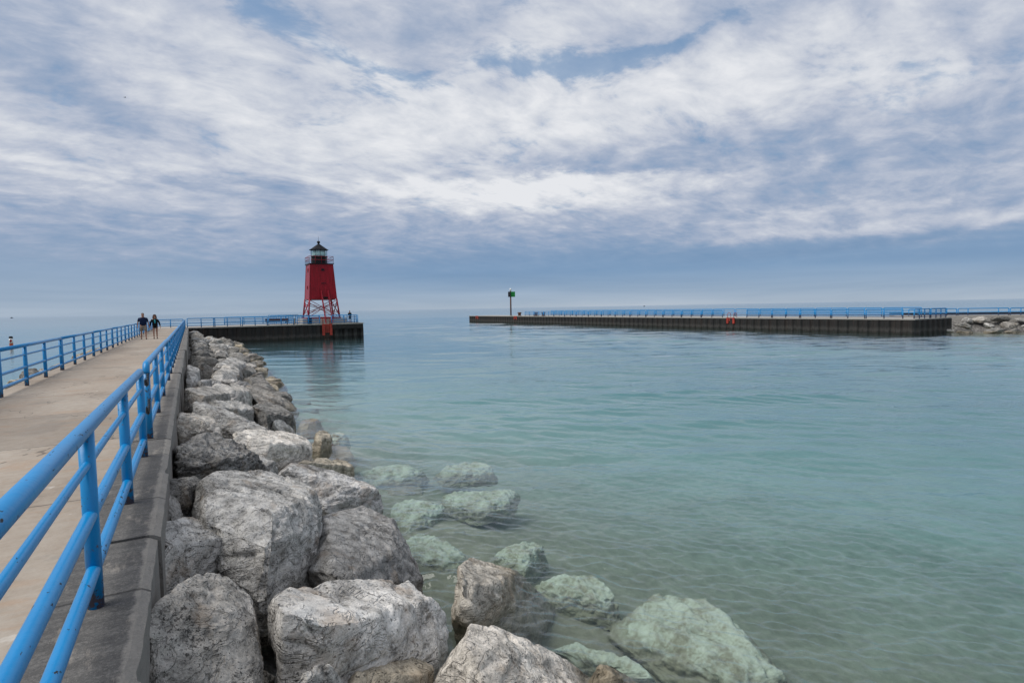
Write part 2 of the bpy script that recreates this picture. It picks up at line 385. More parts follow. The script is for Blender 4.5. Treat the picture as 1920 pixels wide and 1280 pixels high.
def mat_rubble():
    m, T, b = material('dark_rubble')
    p = geo_pos(T)
    f = T.noise(p, 6, 6, .7); c = T.voro(p, 5)
    sp = T.new('ShaderNodeSeparateXYZ'); T.put(sp.inputs[0], p)
    T.put(b.inputs['Base Color'], T.mix(T.step(sp.outputs[2], .1, -.25), T.ramp(T.m('MULTIPLY_ADD', c, .5, T.m('MULTIPLY', f, .6)), [(.25, (.05, .048, .044)), (.6, (.16, .15, .14)), (.8, (.28, .27, .25))]), T.ramp(f, [(.35, (.12, .11, .075)), (.5, (.26, .24, .17)), (.65, (.46, .44, .34))])))
    b.inputs['Roughness'].default_value = .95
    T.put(b.inputs['Normal'], T.bump(T.m('MULTIPLY_ADD', c, -.12, T.m('MULTIPLY', f, .06))))
    return m

def mat_water():
    m, T, b = material('lake_water')
    p = geo_pos(T)
    sml = T.noise(T.rot(p, rad(-46), (.55, 1.45, 1)), 5.0, 3, .55, .2)
    fine = T.noise(T.rot(p, rad(-20), (.8, 1.2, 1)), 14, 2, .5)
    gust = T.noise(T.rot(p, rad(-29), (.35, 1.6, 1)), .16, 7, .68)
    g = T.m('MULTIPLY_ADD', T.step(gust, .38, .62), 1.1, .30)
    xy = T.new('ShaderNodeSeparateXYZ'); T.put(xy.inputs[0], p)
    g = T.m('MULTIPLY', g, T.m('MULTIPLY_ADD', T.m('MULTIPLY', T.m('SUBTRACT', 1.0, T.step(xy.outputs[0], 20, 34)), T.step(xy.outputs[1], 26, 48)), -.70, 1.0))
    h = T.m('MULTIPLY', T.m('ADD', T.m('MULTIPLY', sml, WAVE[0]), T.m('MULTIPLY', fine, WAVE[1])), T.m('MULTIPLY', g, T.m('MULTIPLY_ADD', T.step(T.vm('LENGTH', p), 25, 95), -.50, 1.0)))
    T.n.remove(b)
    nrm = T.bump(h)
    gl = T.new('ShaderNodeBsdfGlossy'); gl.inputs['Color'].default_value = (1, 1, 1, 1)
    T.put(gl.inputs['Roughness'], T.m('MULTIPLY_ADD', T.step(T.vm('LENGTH', p), 15, 110), .05, .02)); T.put(gl.inputs['Normal'], nrm)
    tr = T.new('ShaderNodeBsdfTransparent'); tr.inputs['Color'].default_value = (.97, .985, .98, 1)
    fr = T.new('ShaderNodeFresnel'); fr.inputs['IOR'].default_value = 1.333; T.put(fr.inputs['Normal'], nrm)
    mx = T.new('ShaderNodeMixShader')
    T.put(mx.inputs[0], T.m('MULTIPLY', fr.outputs[0], T.m('SUBTRACT', 1.0, T.new('ShaderNodeNewGeometry').outputs['Backfacing']))); T.l.new(tr.outputs[0], mx.inputs[1]); T.l.new(gl.outputs[0], mx.inputs[2])
    T.l.new(mx.outputs[0], T.n['Material Output'].inputs['Surface'])
    va = T.new('ShaderNodeVolumeAbsorption')
    va.inputs['Color'].default_value = WATER_TINT + (1.0,)
    va.inputs['Density'].default_value = WATER_DENSITY
    vs = T.new('ShaderNodeVolumeScatter'); vs.inputs['Color'].default_value = (.60, .90, .97, 1); vs.inputs['Density'].default_value = .034; vs.inputs['Anisotropy'].default_value = .3
    ad = T.new('ShaderNodeAddShader'); T.l.new(va.outputs[0], ad.inputs[0]); T.l.new(vs.outputs[0], ad.inputs[1])
    T.l.new(ad.outputs[0], T.n['Material Output'].inputs['Volume'])
    return m
WAVE = (.024, .0030)
WATER_TINT, WATER_DENSITY = (.28, .78, .84), .09

def mat_piling(name='sheet_pile_steel', algae=True):
    m, T, b = material(name)
    p = geo_pos(T)
    sp = T.new('ShaderNodeSeparateXYZ'); T.put(sp.inputs[0], p)
    st = T.noise(T.scale(p, (2.2, 2.2, .18)), 1.2, 6, .65)
    f = T.noise(p, 9, 5, .7)
    v = T.m('ADD', T.m('MULTIPLY', st, .65), T.m('MULTIPLY', f, .35))
    col = T.ramp(v, [(.34, (.003, .0027, .0024)), (.48, (.0068, .0054, .0046)), (.58, (.015, .010, .0078)), (.70, (.038, .025, .019))])
    col = T.mix(1.0, col, T.ramp(T.noise(T.scale(p, (.42, .42, .02)), 1.0, 3, .6), [(.34, (.55, .55, .55)), (.5, (1, .95, .9)), (.66, (1.55, 1.3, 1.15))]), 'MULTIPLY')
    z = T.m('ADD', sp.outputs[2], T.m('MULTIPLY', T.m('SUBTRACT', T.noise(T.scale(p, (1.5, 1.5, .3)), 2, 4, .7), .5), .9))
    scum = T.m('MULTIPLY', T.step(z, .25, .45), T.m('SUBTRACT', 1.0, T.step(z, .55, .95)))
    col = T.mix(T.m('MULTIPLY', scum, .30), col, (.11, .10, .09))
    alg = T.m('SUBTRACT', 1.0, T.step(z, .05, .35))
    col = T.mix(T.m('MULTIPLY', alg, .9), col, (.010, .013, .008))
    T.put(b.inputs['Base Color'], col); b.inputs['Roughness'].default_value = .75
    T.put(b.inputs['Normal'], T.bump(T.m('MULTIPLY', f, .02)))
    return m

def mat_red(name, c, rough=.32, streak=.25):
    m, T, b = material(name)
    p = obj_coord(T)
    st = T.noise(T.scale(p, (3, 3, .35)), 1.5, 5, .6); f = T.noise(p, 10, 4, .6)
    v = T.m('ADD', T.m('MULTIPLY', st, .6), T.m('MULTIPLY', f, .4))
    T.put(b.inputs['Base Color'], T.mix(T.step(v, .35, .65), tuple(x * (1 - streak) for x in c), tuple(x * (1 + streak) for x in c)))
    T.put(b.inputs['Roughness'], T.m('MULTIPLY_ADD', f, .15, rough - .07)); b.inputs['Specular IOR Level'].default_value = .22
    return m

def mat_glass():
    m, T, b = material('lantern_glass'); T.n.remove(b)
    tr = T.new('ShaderNodeBsdfTransparent'); T.put(tr.inputs['Color'], T.mix(T.noise(obj_coord(T), 2, 2, .5), (.86, .95, .93), (.93, .98, .97)))
    gl = T.new('ShaderNodeBsdfGlossy'); gl.inputs['Roughness'].default_value = .03
    mx = T.new('ShaderNodeMixShader'); mx.inputs[0].default_value = .10
    T.l.new(tr.outputs[0], mx.inputs[1]); T.l.new(gl.outputs[0], mx.inputs[2]); T.l.new(mx.outputs[0], T.n['Material Output'].inputs['Surface'])
    return m

M = dict(blue=mat_blue_paint(), deck=mat_deck(), coping=mat_coping(), rock=mat_rock('limestone', 1.08), rock_dark=mat_rock('dark_limestone', .62, .1, .9),
         rock_pale=mat_rock('pale_limestone', 1.30, .12, .05), rock_tan=mat_rock('tan_limestone', .92, .9, .1), rock_drab=mat_rock('drab_limestone', 1.2, .4, .0), rock_slate=mat_rock('slate_grey_limestone', .78, 0, .15),
         sunk=mat_sunk_rock(), bed=mat_bed(), rubble=mat_rubble(), water=mat_water(), piling=mat_piling(),
         red=mat_red('red_paint', (.27, .006, .014), .38), red_dark=mat_red('deep_red_steel', (.26, .010, .022), .4), orange=mat_red('orange_paint', (.34, .044, .030), .6, .35),
         black=mat_plain('black_paint', (.016, .015, .017), .42), iron=mat_plain('dark_roof_metal', (.010, .011, .014), .6), glass=mat_glass(),
         concrete=mat_plain('grey_concrete', (.34, .32, .29), .85, 0, .3, 3), rust=mat_plain('rusty_iron', (.10, .045, .028), .8, 0, .5, 8),
         chain=mat_plain('galvanised_chain', (.05, .05, .052), .45, .6), green=mat_plain('green_sign_face', (.005, .21, .03), .4, 0, .1), white=mat_plain('white_paint', (.75, .75, .74), .45, 0, .1),
         wood=mat_plain('weathered_wood', (.10, .065, .05), .8, 0, .4, 5), navy=mat_plain('navy_cloth', (.010, .018, .05), .85), khaki=mat_plain('khaki_cloth', (.22, .18, .14), .9),
         teal=mat_plain('teal_cloth', (.02, .28, .33), .85), darkcloth=mat_plain('black_cloth', (.008, .009, .010), .85), skin=mat_plain('skin', (.36, .18, .12), .55, 0, .12),
         hair_grey=mat_plain('greying_hair', (.10, .075, .06), .6), hair_brown=mat_plain('brown_hair', (.055, .025, .016), .55), shoe=mat_plain('dark_shoe', (.012, .011, .012), .6),
         lantern_fill=mat_plain('pale_beacon_fill', (.66, .84, .82), .3, 0, .08), purple=mat_plain('faded_orange_band', (.45, .10, .05), .6))

# ------------------------------------------------------------------ mesh builder
class MB:
    def __init__(self): self.v = []; self.f = []; self.s = []
    def add(self, vs, fs, smooth=False):
        k = len(self.v); self.v += [tuple(map(float, a)) for a in vs]
        self.f += [tuple(i + k for i in q) for q in fs]; self.s += [smooth] * len(fs)
        return self
    def box(self, a, b):
        x0, y0, z0 = a; x1, y1, z1 = b
        return self.add([(x0, y0, z0), (x1, y0, z0), (x1, y1, z0), (x0, y1, z0), (x0, y0, z1), (x1, y0, z1), (x1, y1, z1), (x0, y1, z1)],
                        [(0, 3, 2, 1), (4, 5, 6, 7), (0, 1, 5, 4), (1, 2, 6, 5), (2, 3, 7, 6), (3, 0, 4, 7)])
    def tube(self, pts, r, n=14, cap=True, smooth=True):
        P = [Vector(p) for p in pts]; rs = r if isinstance(r, (list, tuple)) else [r] * len(P)
        vs, fs = [], []; up = None
        for i, p in enumerate(P):
            t = ((P[min(i + 1, len(P) - 1)] - P[max(i - 1, 0)])).normalized()
            if up is None:
                up = Vector((0, 0, 1)) if abs(t.z) < .9 else Vector((1, 0, 0))
            a = up - t * up.dot(t); a.normalize(); up = a; c = t.cross(a)
            for k in range(n):
                q = 2 * PI * k / n
                vs.append(p + (a * math.cos(q) + c * math.sin(q)) * rs[i])
        for i in range(len(P) - 1):
            for k in range(n):
                fs.append((i * n + k, i * n + (k + 1) % n, (i + 1) * n + (k + 1) % n, (i + 1) * n + k))
        self.add(vs, fs, smooth)
        if cap:
            k = len(self.v) - len(vs)
            self.f.append(tuple(k + i for i in reversed(range(n)))); self.s.append(False)
            e = k + (len(P) - 1) * n
            self.f.append(tuple(e + i for i in range(n))); self.s.append(False)
        return self
    def bar(self, a, b, w, h=None):      # square bar
        a, b = Vector(a), Vector(b); t = (b - a).normalized(); h = h or w
        u = Vector((0, 0, 1)) if abs(t.z) < .95 else Vector((0, 1, 0))
        x = t.cross(u).normalized() * w / 2; y = x.cross(t).normalized() * h / 2
        return self.add([a - x - y, a + x - y, a + x + y, a - x + y, b - x - y, b + x - y, b + x + y, b - x + y],
                        [(0, 3, 2, 1), (4, 5, 6, 7), (0, 1, 5, 4), (1, 2, 6, 5), (2, 3, 7, 6), (3, 0, 4, 7)])
    def lathe(self, prof, n=20, c=(0, 0), smooth=True, caps=True):
        vs, fs = [], []
        for r, z in prof:
            for k in range(n):
                q = 2 * PI * (k + .5) / n
                vs.append((c[0] + r * math.cos(q), c[1] + r * math.sin(q), z))
        for i in range(len(prof) - 1):
            for k in range(n):
                fs.append((i * n + k, i * n + (k + 1) % n, (i + 1) * n + (k + 1) % n, (i + 1) * n + k))
        if caps:
            fs.append(tuple(reversed(range(n)))); e = (len(prof) - 1) * n; fs.append(tuple(e + i for i in range(n)))
        return self.add(vs, fs, smooth)
    def build(self, name, mat, parent=None, loc=None):
        me = bpy.data.meshes.new(name); me.from_pydata(self.v, [], self.f); me.update()
        me.polygons.foreach_set('use_smooth', self.s)
        me.materials.append(mat)
        return link(name, me, parent, loc)
def link(name, me, parent=None, loc=None):
    o = bpy.data.objects.new(name, me); COL.objects.link(o)
    if parent is not None: o.parent = parent
    if loc is not None: o.location = loc
    return o
def tag(o, label=None, cat=None, group=None, kind=None):
    if label: o['label'] = label
    if cat: o['category'] = cat
    if group: o['group'] = group
    if kind: o['kind'] = kind
    return o
def empty(name, loc, rz=0):
    o = bpy.data.objects.new(name, None); COL.objects.link(o)
    o.location = loc; o.rotation_euler = (0, 0, rz); o.empty_display_size = .2
    return o
KIDS = {}
def kids(o): return list(o.children)
def dup(o, loc, rz, label):
    r = o.copy(); COL.objects.link(r); r.location = loc; r.rotation_euler = (0, 0, rz); r['label'] = label
    for ch in kids(o):
        c = ch.copy(); COL.objects.link(c); c.parent = r
        for g in kids(ch):
            d = g.copy(); COL.objects.link(d); d.parent = c
    return r
ORD = ['first', 'second', 'third', 'fourth', 'fifth', 'sixth', 'seventh', 'eighth', 'ninth', 'tenth', 'eleventh', 'twelfth', 'thirteenth', 'fourteenth', 'fifteenth',
       'sixteenth', 'seventeenth', 'eighteenth', 'nineteenth', 'twentieth', 'twenty-first', 'twenty-second', 'twenty-third', 'twenty-fourth', 'twenty-fifth', 'twenty-sixth',
       'twenty-seventh', 'twenty-eighth', 'twenty-ninth', 'thirtieth']

# ------------------------------------------------------------------ noise for shaping stone
def _hash(ix, iy, iz, seed):
    h = (ix.astype(np.uint32) * np.uint32(374761393) + iy.astype(np.uint32) * np.uint32(668265263) + iz.astype(np.uint32) * np.uint32(2147483647 - 1013) + np.uint32(seed * 7919 + 17))
    h = (h ^ (h >> np.uint32(13))) * np.uint32(1274126177)
    h = (h ^ (h >> np.uint32(16))) * np.uint32(2246822519)
    return (h ^ (h >> np.uint32(15)))
_G = np.random.RandomState(5).normal(size=(256, 3)); _G /= np.linalg.norm(_G, axis=1)[:, None]
def perlin(p, seed=0):
    i = np.floor(p).astype(np.int64); f = p - i
    u = f * f * f * (f * (f * 6 - 15) + 10)
    r = np.zeros(len(p))
    for dx in (0, 1):
        wx = u[:, 0] if dx else 1 - u[:, 0]
        for dy in (0, 1):
            wy = u[:, 1] if dy else 1 - u[:, 1]
            for dz in (0, 1):
                wz = u[:, 2] if dz else 1 - u[:, 2]
                g = _G[(_hash(i[:, 0] + dx, i[:, 1] + dy, i[:, 2] + dz, seed) & np.uint32(255)).astype(np.int64)]
                r += wx * wy * wz * ((f[:, 0] - dx) * g[:, 0] + (f[:, 1] - dy) * g[:, 1] + (f[:, 2] - dz) * g[:, 2])
    return r
def fbm(p, seed, oct=4, gain=.5):
    a, s, r = 1.0, 1.0, 0
    for k in range(oct):
        r = r + a * perlin(p * s, seed + k); a *= gain; s *= 2.03
    return r
def ridged(p, seed, oct=3):
    a, s, r = 1.0, 1.0, 0
    for k in range(oct):
        r = r + a * (1 - np.abs(perlin(p * s, seed + k)) * 2) ** 3; a *= .5; s *= 2.1
    return r
_ICO = {}
def ico(sub):
    if sub not in _ICO:
        bm = bmesh.new(); bmesh.ops.create_icosphere(bm, subdivisions=sub, radius=1)
        v = np.array([q.co[:] for q in bm.verts]); f = np.array([[w.index for w in q.verts] for q in bm.faces]); bm.free()
        _ICO[sub] = (v / np.linalg.norm(v, axis=1)[:, None], f)
    return _ICO[sub]
def boulder(name, pts, sub, seed, mat, rough=1.0, crisp=16, strata=0, parent=None):
    """a boulder filling the convex hull of pts, with rounded arrises, hollows and broken faces"""
    pts = np.array(pts, float)
    lo, hi = pts.min(0), pts.max(0); c = (lo + hi) / 2; e = np.maximum((hi - lo) / 2, .03)
    c = .5 * c + .5 * pts.mean(0)
    q = (pts - c) / e
    bm = bmesh.new()
    for a in q: bm.verts.new(a)
    r = bmesh.ops.convex_hull(bm, input=bm.verts)
    bm.normal_update()
    pl = []
    for f in bm.faces:
        n = np.array(f.normal); d = n @ np.array(f.verts[0].co)
        if d < 0: n, d = -n, -d
        if d < .02: d = .02
        for m_, dd in pl:
            if m_ @ n > .985: break
        else: pl.append((n, d))
    bm.free()
    N = np.array([a / d for a, d in pl])
    D, F = ico(sub)
    h = np.maximum(D @ N.T, 0)
    crisp = crisp * 2.2; rr = ((h ** crisp).sum(1)) ** (-1.0 / crisp)
    v = D * rr[:, None] * 1.06 * e
    Sz = float((e[0] * e[1] * e[2]) ** (1 / 3))
    rs = np.random.RandomState(seed * 7 + 3)
    for k in range(17):                                        # flat fracture faces
        n = rs.normal(size=3); n /= np.linalg.norm(n)
        sv = v @ n; cut = sv.max() * rs.uniform(.80, .96)
        v = v - np.maximum(0, sv - cut)[:, None] * n * .92
    fn = np.cross(v[F[:, 1]] - v[F[:, 0]], v[F[:, 2]] - v[F[:, 0]])
    vn = np.zeros_like(v)
    for k in range(3): np.add.at(vn, F[:, k], fn)
    vn /= np.maximum(np.linalg.norm(vn, axis=1)[:, None], 1e-9)
    w = v + seed * 13.7
    ws = w * np.array([1, 1, 1 + 2.2 * strata])
    d = .038 * Sz * fbm(w * (1.15 / Sz), seed, 3)
    d -= .055 * Sz * np.maximum(0, ridged(ws * (1.6 / Sz), seed + 20, 2) - .75)
    pl_ = perlin(w * (2.4 / Sz), seed + 31)                    # flat spalls
    d -= .035 * Sz * np.clip((pl_ - .12) * 9, 0, 1)
    if sub >= 5: d += (.024 * (1 + strata)) * fbm(ws * 4.2, seed + 40, 3, .55) * min(1, Sz / .3)
    if sub >= 6: d += .012 * fbm(w * 14, seed + 50, 3, .6)
    v = v + vn * (d * rough)[:, None]
    me = bpy.data.meshes.new(name)
    me.from_pydata(v.tolist(), [], F.tolist()); me.polygons.foreach_set('use_smooth', [True] * len(F)); me.materials.append(mat)
    return link(name, me, parent, tuple(c))
def block(back, ridge, front, low=-.45, shrink=.86):
    """corner points of a stone sighted on the slope: lists of (col, row) with heights above the slope"""
    P = []
    for lst in (back, ridge, front):
        if lst:
            for a in lst[1:]: P.append(at_slope(a[0], a[1], a[2] if len(a) > 2 else lst[0]))
    P = np.array(P); c = P.mean(0)
    L = c + (P - c) * shrink; L[:, 2] = np.minimum(P[:, 2] - .12, (1.45 - .42 * (L[:, 0] + .25)) + low)
    return np.vstack([P, L])

# ================================================================== THE SETTING
DZ = 2.15          # walkway level
ED = 1.82          # far pier level
def grid_axis(dense, step, far):
    a = list(np.arange(dense[0], dense[1] + .001, step)); s = step; x = a[-1]
    while x < far: s *= 1.45; x += s; a.append(x)
    s = step; x = a[0]
    while x > -far: s *= 1.45; x -= s; a.insert(0, x)
    return np.array(a)
def sheet(name, xs, ys, zf, mat):
    X, Y = np.meshgrid(xs, ys, indexing='ij'); Z = zf(X, Y)
    v = np.stack([X, Y, Z], -1).reshape(-1, 3); n = len(ys)
    i = np.arange(len(xs) - 1)[:, None] * n + np.arange(n - 1)[None, :]
    f = np.stack([i, i + n, i + n + 1, i + 1], -1).reshape(-1, 4)
    me = bpy.data.meshes.new(name); me.from_pydata(v.tolist(), [], f.tolist())
    me.polygons.foreach_set('use_smooth', [True] * len(f)); me.materials.append(mat)
    return tag(link(name, me), kind='structure')

# the lake: a closed body of clear water reaching the horizon
FAR = 24000
def lake():
    """surface tessellated finer near the pier, with real waves, closed by sides and a bottom"""
    az = np.radians(np.concatenate([np.arange(-16, 76, .125), np.arange(76, 120, .6), np.arange(120, 300, 3.0), np.arange(300, 344, .6)]))
    r = [.6]
    while r[-1] < 260: r.append(r[-1] * 1.0038 + .001)
    while r[-1] < FAR: r.append(r[-1] * 1.07)
    r = np.array(r); A, Rr = np.meshgrid(az, r, indexing='ij')
    X, Y = Rr * np.sin(A), Rr * np.cos(A)
    cell = np.maximum(Rr * .0038, .015)
    Z = np.zeros_like(X); open_ = 1 + .9 * np.clip((X - 18) / 30, 0, 1)
    q = lambda an, sx, sy: np.stack([(X * math.cos(an) + Y * math.sin(an)).ravel() * sx, (-X * math.sin(an) + Y * math.cos(an)).ravel() * sy, np.zeros(X.size)], -1)
    gust = np.clip(.8 + 1.1 * perlin(q(rad(-25), .025, .08), 71).reshape(X.shape) + 1.0 * perlin(q(rad(-30), .08, .28), 72).reshape(X.shape) + .8 * perlin(q(rad(-28), .25, .9), 73).reshape(X.shape), .2, 1.5)
    sm_ = lambda t: np.clip(t, 0, 1) ** 2 * (3 - 2 * np.clip(t, 0, 1))
    gust = gust * (1 - .62 * sm_((34 - X) / 14) * sm_((Y - 26) / 22) * sm_((90 - Y) / 6))      # lee of the platform
    for lam, slope, an, stretch, sd in ((9.0, .006, -20, .3, 1), (4.2, .018, -36, .28, 2), (2.1, .045, -24, .28, 3), (1.05, .085, -38, .30, 4), (.42, .14, -50, .42, 5), (.14, .66, -46, .55, 6)):
        fade = np.clip((lam / cell - 2.0) / 2.5, 0, 1)
        n = perlin(q(rad(an), stretch / lam, 1 / lam), 60 + sd).reshape(X.shape)
        Z += n * lam * slope * WAVE_H * fade * (gust * open_ if lam < 5 else 1)
    Z *= np.clip((Rr - .6) / 3, 0, 1) * np.clip((20000 - Rr) / 10000, 0, 1)
    na, nr = X.shape
    v = np.stack([X, Y, Z], -1).reshape(-1, 3)
    i = np.arange(na)[:, None] * nr + np.arange(nr - 1)[None, :]
    k = (np.arange(na)[:, None] + 1) % na * nr + np.arange(nr - 1)[None, :]
    f = np.stack([i, k, k + 1, i + 1], -1).reshape(-1, 4)
    nv = len(v)
    rim = np.arange(na) * nr + nr - 1; inner = np.arange(na) * nr
    low = v[rim].copy(); low[:, 2] = -40
    v = np.vstack([v, low, [[0, 0, 0], [0, 0, -40]]])
    lo = nv + np.arange(na); nx = np.roll(np.arange(na), -1)
    side = np.stack([rim, rim[nx], lo[nx], lo], -1)
    tri = np.vstack([np.stack([inner, inner[nx], np.full(na, nv + na)], -1)[:, ::-1], np.stack([lo, lo[nx], np.full(na, nv + na + 1)], -1)])
    quads = np.vstack([f, side])
    loops = np.concatenate([quads.ravel(), tri.ravel()]); starts = np.concatenate([np.arange(len(quads)) * 4, len(quads) * 4 + np.arange(len(tri)) * 3])
    me = bpy.data.meshes.new('water')
    me.vertices.add(len(v)); me.vertices.foreach_set('co', v.astype(np.float32).ravel())
    me.loops.add(len(loops)); me.loops.foreach_set('vertex_index', loops.astype(np.int32))
    me.polygons.add(len(starts)); me.polygons.foreach_set('loop_start', starts.astype(np.int32))
    sm = np.zeros(len(starts), bool); sm[:len(f)] = True
    me.polygons.foreach_set('use_smooth', sm)
    me.update(calc_edges=True); me.validate()
    me.materials.append(M['water'])
    return tag(link('water', me), kind='structure')
WAVE_H = 1.2
lake()
# the bed: sand falling away from the stones
def bed_z(X, Y):
    d = np.where(X > -2, X - 2.6, -(X + 5.0))
    d = np.maximum(d, 0)
    z = -.90 - 1.6 * (1 - np.exp(-np.maximum(d - 2, 0) / 9.0)) - 3.0 * (1 - np.exp(-d / 40.0))
    z = z + np.where(Y < 125, 3.2 * np.exp(-np.maximum(70.8 - X, 0) / 7.0) * (X < 71.5), 0)      # sand banked against the far pier
    p = np.stack([X.ravel() * .22, Y.ravel() * .22, np.zeros(X.size)], -1)
    z = z + (.22 * fbm(p, 3, 3)).reshape(X.shape) * np.exp(-np.maximum(np.abs(X), np.abs(Y)) / 300)
    return z
sheet('lake_bed', grid_axis((-12, 74), .8, 26000), grid_axis((-6, 126), 1.1, 26000), bed_z, M['bed'])
# the core of the riprap below the stones
def bank(name, xs, ys, zf): return sheet(name, xs, ys, zf, M['rubble'])
def bank_z(X, Y):
    p = np.stack([X.ravel() * 1.6, Y.ravel() * 1.6, np.zeros(X.size)], -1)
    n = fbm(p, 9, 4).reshape(X.shape)
    return .62 - .47 * (X + .25) + .20 * n
bank('rubble_bank', np.arange(-.3, 5.6, .16), np.arange(-3, 82.2, .3), lambda X, Y: bank_z(X, Y) - .9 * np.clip(X - 2.9 - .012 * np.maximum(Y - 24, 0), 0, 9) + .35 * perlin(np.stack([X.ravel() * .9, Y.ravel() * .9, X.ravel() * 0 + 5], -1), 4).reshape(X.shape))
bank('rubble_bank', np.arange(-8.5, -3.9, .2), np.arange(-3, 82.2, .4), lambda X, Y: bank_z(-4.2 - X, Y) - .1)

# ================================================================== THE NEAR PIER
pier = empty('pier', (0, 0, 0))
tag(pier, 'long concrete pier with tan walkway leading out to the red lighthouse', 'pier')
MB().box((-3.98, -6, -3), (-.80, 82.2, DZ)).build('deck', M['deck'], pier)
# coping: separate blocks, slightly out of line, with a chamfered outer arris
def coping():
    mb = MB(); rnd = random.Random(4); y = -5.0
    while y < 82.1:
        L = min(rnd.choice((2.05, 2.05, 2.05)), 82.15 - y); dx = rnd.uniform(-.018, .02); dz = rnd.uniform(-.010, .012)
        if y > 7.5: dx -= .03
        if y > 14: dx += .03
        if y > 30: dx += .07
        n = max(2, int(L / .12)); vs = []; k = 0
        for j in range(n + 1):
            yy = y + .006 + (L - .012) * j / n
            jx = rnd.uniform(-.004, .004); jz = rnd.uniform(-.004, .002)
            chip = rnd.choice((-.012, -.018)) if rnd.random() < .06 else 0
            xo = -.296 + dx + jx
            zt = DZ + .006 + dz
            vs += [(-.80, yy, zt), (-.378 + dx, yy, zt), (-.345 + dx + jx + chip, yy, zt - .004 + jz), (xo + chip, yy, zt - .030 + jz), (xo, yy, DZ - .42 + dz), (xo, yy, -1.5), (-.80, yy, -1.5)]
        fs = []
        for j in range(n):
            for q in range(6):
                a = j * 7 + q; fs.append((a, a + 1, a + 8, a + 7))
        fs.append((6, 5, 4, 3, 2, 1, 0)); e = n * 7; fs.append(tuple(e + i for i in range(7)))
        mb.add(vs, fs); y += L
    return mb
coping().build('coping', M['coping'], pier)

def piling(path, z0, z1, pitch, depth, side=1):
    """corrugated sheet piling along a polyline; the pans face 'side'"""
    pts = []
    for (a, b) in zip(path[:-1], path[1:]):
        a, b = Vector(a), Vector(b); t = (b - a); L = t.length; t.normalize(); nrm = Vector((t.y, -t.x)) * side
        k = max(1, round(L / pitch)); p = L / k
        for i in range(k):
            for s, o in ((0, 0), (.36, 0), (.5, -depth), (.86, -depth)):
                pts.append(a + t * (p * (i + s)) + nrm * o)
        pts.append(b)
    vs, fs = [], []
    for q in pts: vs += [(q.x, q.y, z0), (q.x, q.y, z1)]
    for i in range(len(pts) - 1): fs.append((2 * i, 2 * i + 2, 2 * i + 3, 2 * i + 1))
    return MB().add(vs, fs)

# lighthouse platform at the end of the walkway
plat = empty('lighthouse_platform', (0, 0, 0))
tag(plat, 'dark steel sheet piled platform with pale concrete deck carrying the red lighthouse', 'platform')
MB().box((-4.2, 82.85, -4), (21.2, 97.2, DZ - .004)).build('deck', M['concrete'], plat)
cp = MB(); cp.box((-.15, 82.12, DZ - .13), (15.95, 82.6, DZ + .02)); cp.box((17.35, 82.12, DZ - .13), (21.78, 82.6, DZ + .02)); cp.box((21.5, 82.61, DZ - .13), (21.78, 97.6, DZ + .02))
cp.build('deck_edge', M['concrete'], plat)
piling([(-.2, 82.2), (16.4, 82.2)], -5, DZ - .13, 1.1, .12).build('sheet_pile_wall', M['piling'], plat)
piling([(16.4, 82.32), (21.7, 82.32), (21.7, 97.6)], -5, DZ - .13, 1.5, .35).build('sheet_pile_wall', M['piling'], plat)
wl = MB(); wl.box((17.3, 82.14, 1.38), (21.72, 82.3, 2.0)); wl.box((17.3, 82.10, 1.42), (21.72, 82.135, 1.50)); wl.box((21.4, 82.14, -3), (21.74, 82.3, 1.375))
wl.build('waler', M['piling'], plat)

# far pier across the channel
EX = 71.0
fp = empty('far_pier', (EX, 33.5, 0))
tag(fp, 'long low pier of dark corrugated steel piling across the channel on the right', 'pier')
MB().box((.45, .45, -4), (8.0, 117.1, ED)).build('deck', M['concrete'], fp)
ec = MB(); ec.box((-.05, -.05, ED - .12), (.5, 117.6, ED + .015)); ec.box((.505, -.05, ED - .12), (8.3, .4, ED + .015))
ec.build('deck_edge', M['concrete'], fp)
piling([(0, 117.5), (0, 0), (8.3, 0)], -5, ED - .12, 1.22, .17, -1).build('sheet_pile_wall', M['piling'], fp)
piling([(8.3, 117.5), (0, 117.5)], -5, ED - .12, 1.22, .3, -1).build('end_wall', M['piling'], fp)

# ================================================================== RAILINGS
def rail_panel(L, posts, H=1.03, rp=.055, thin=.030, mids=(.80, .49, .19), mid_r=(.030, .044, .044), n=16, name='railing_panel', cap_round=True):
    """one welded pipe railing panel along +x, from 0 to L"""
    root = empty(name, (0, 0, 0))
    R = .13; pts = []
    if cap_round:
        for k in range(7):
            q = PI / 2 * k / 6; pts.append((R - R * math.cos(q), 0, H - R + R * math.sin(q)))
        for k in range(7):
            q = PI / 2 * k / 6; pts.append((L - R + R * math.sin(q), 0, H - R + R * math.cos(q)))
    else: pts = [(-rp, 0, H), (L + rp, 0, H)]
    MB().tube(pts, rp, n).build('top_rail', M['blue'], root)
    for z, r in zip(mids, mid_r):
        MB().tube([(0, 0, z), (L, 0, z)], r, max(8, n - 4), cap=False).build('rail', M['blue'], root)
    for x in posts:
        top = H - R + .002 if x in (0, L) and cap_round else H - .01
        MB().tube([(x, 0, -.08), (x, 0, top)], rp * .98, n).build('post', M['blue'], root)
    return root
def place(o, x, y, z, rz, label, group):
    o.location = (x, y, z); o.rotation_euler = (0, 0, rz); tag(o, label, 'railing', group); return o
RX = -.57
g = 'railing panels on the stone side of the walkway'
a = rail_panel(10.3, [10.3, 8.25, 6.15, 4.1, 2.05, 0], n=28, cap_round=False, rp=.043, H=1.075, mids=(.865, .555, .225), mid_r=(.023, .037, .037))
place(a, RX, -2.0, DZ + .06, PI / 2, 'chipped blue pipe railing panel filling the lower left corner, beside dark coping', g); a.rotation_euler = (0, .009, PI / 2)
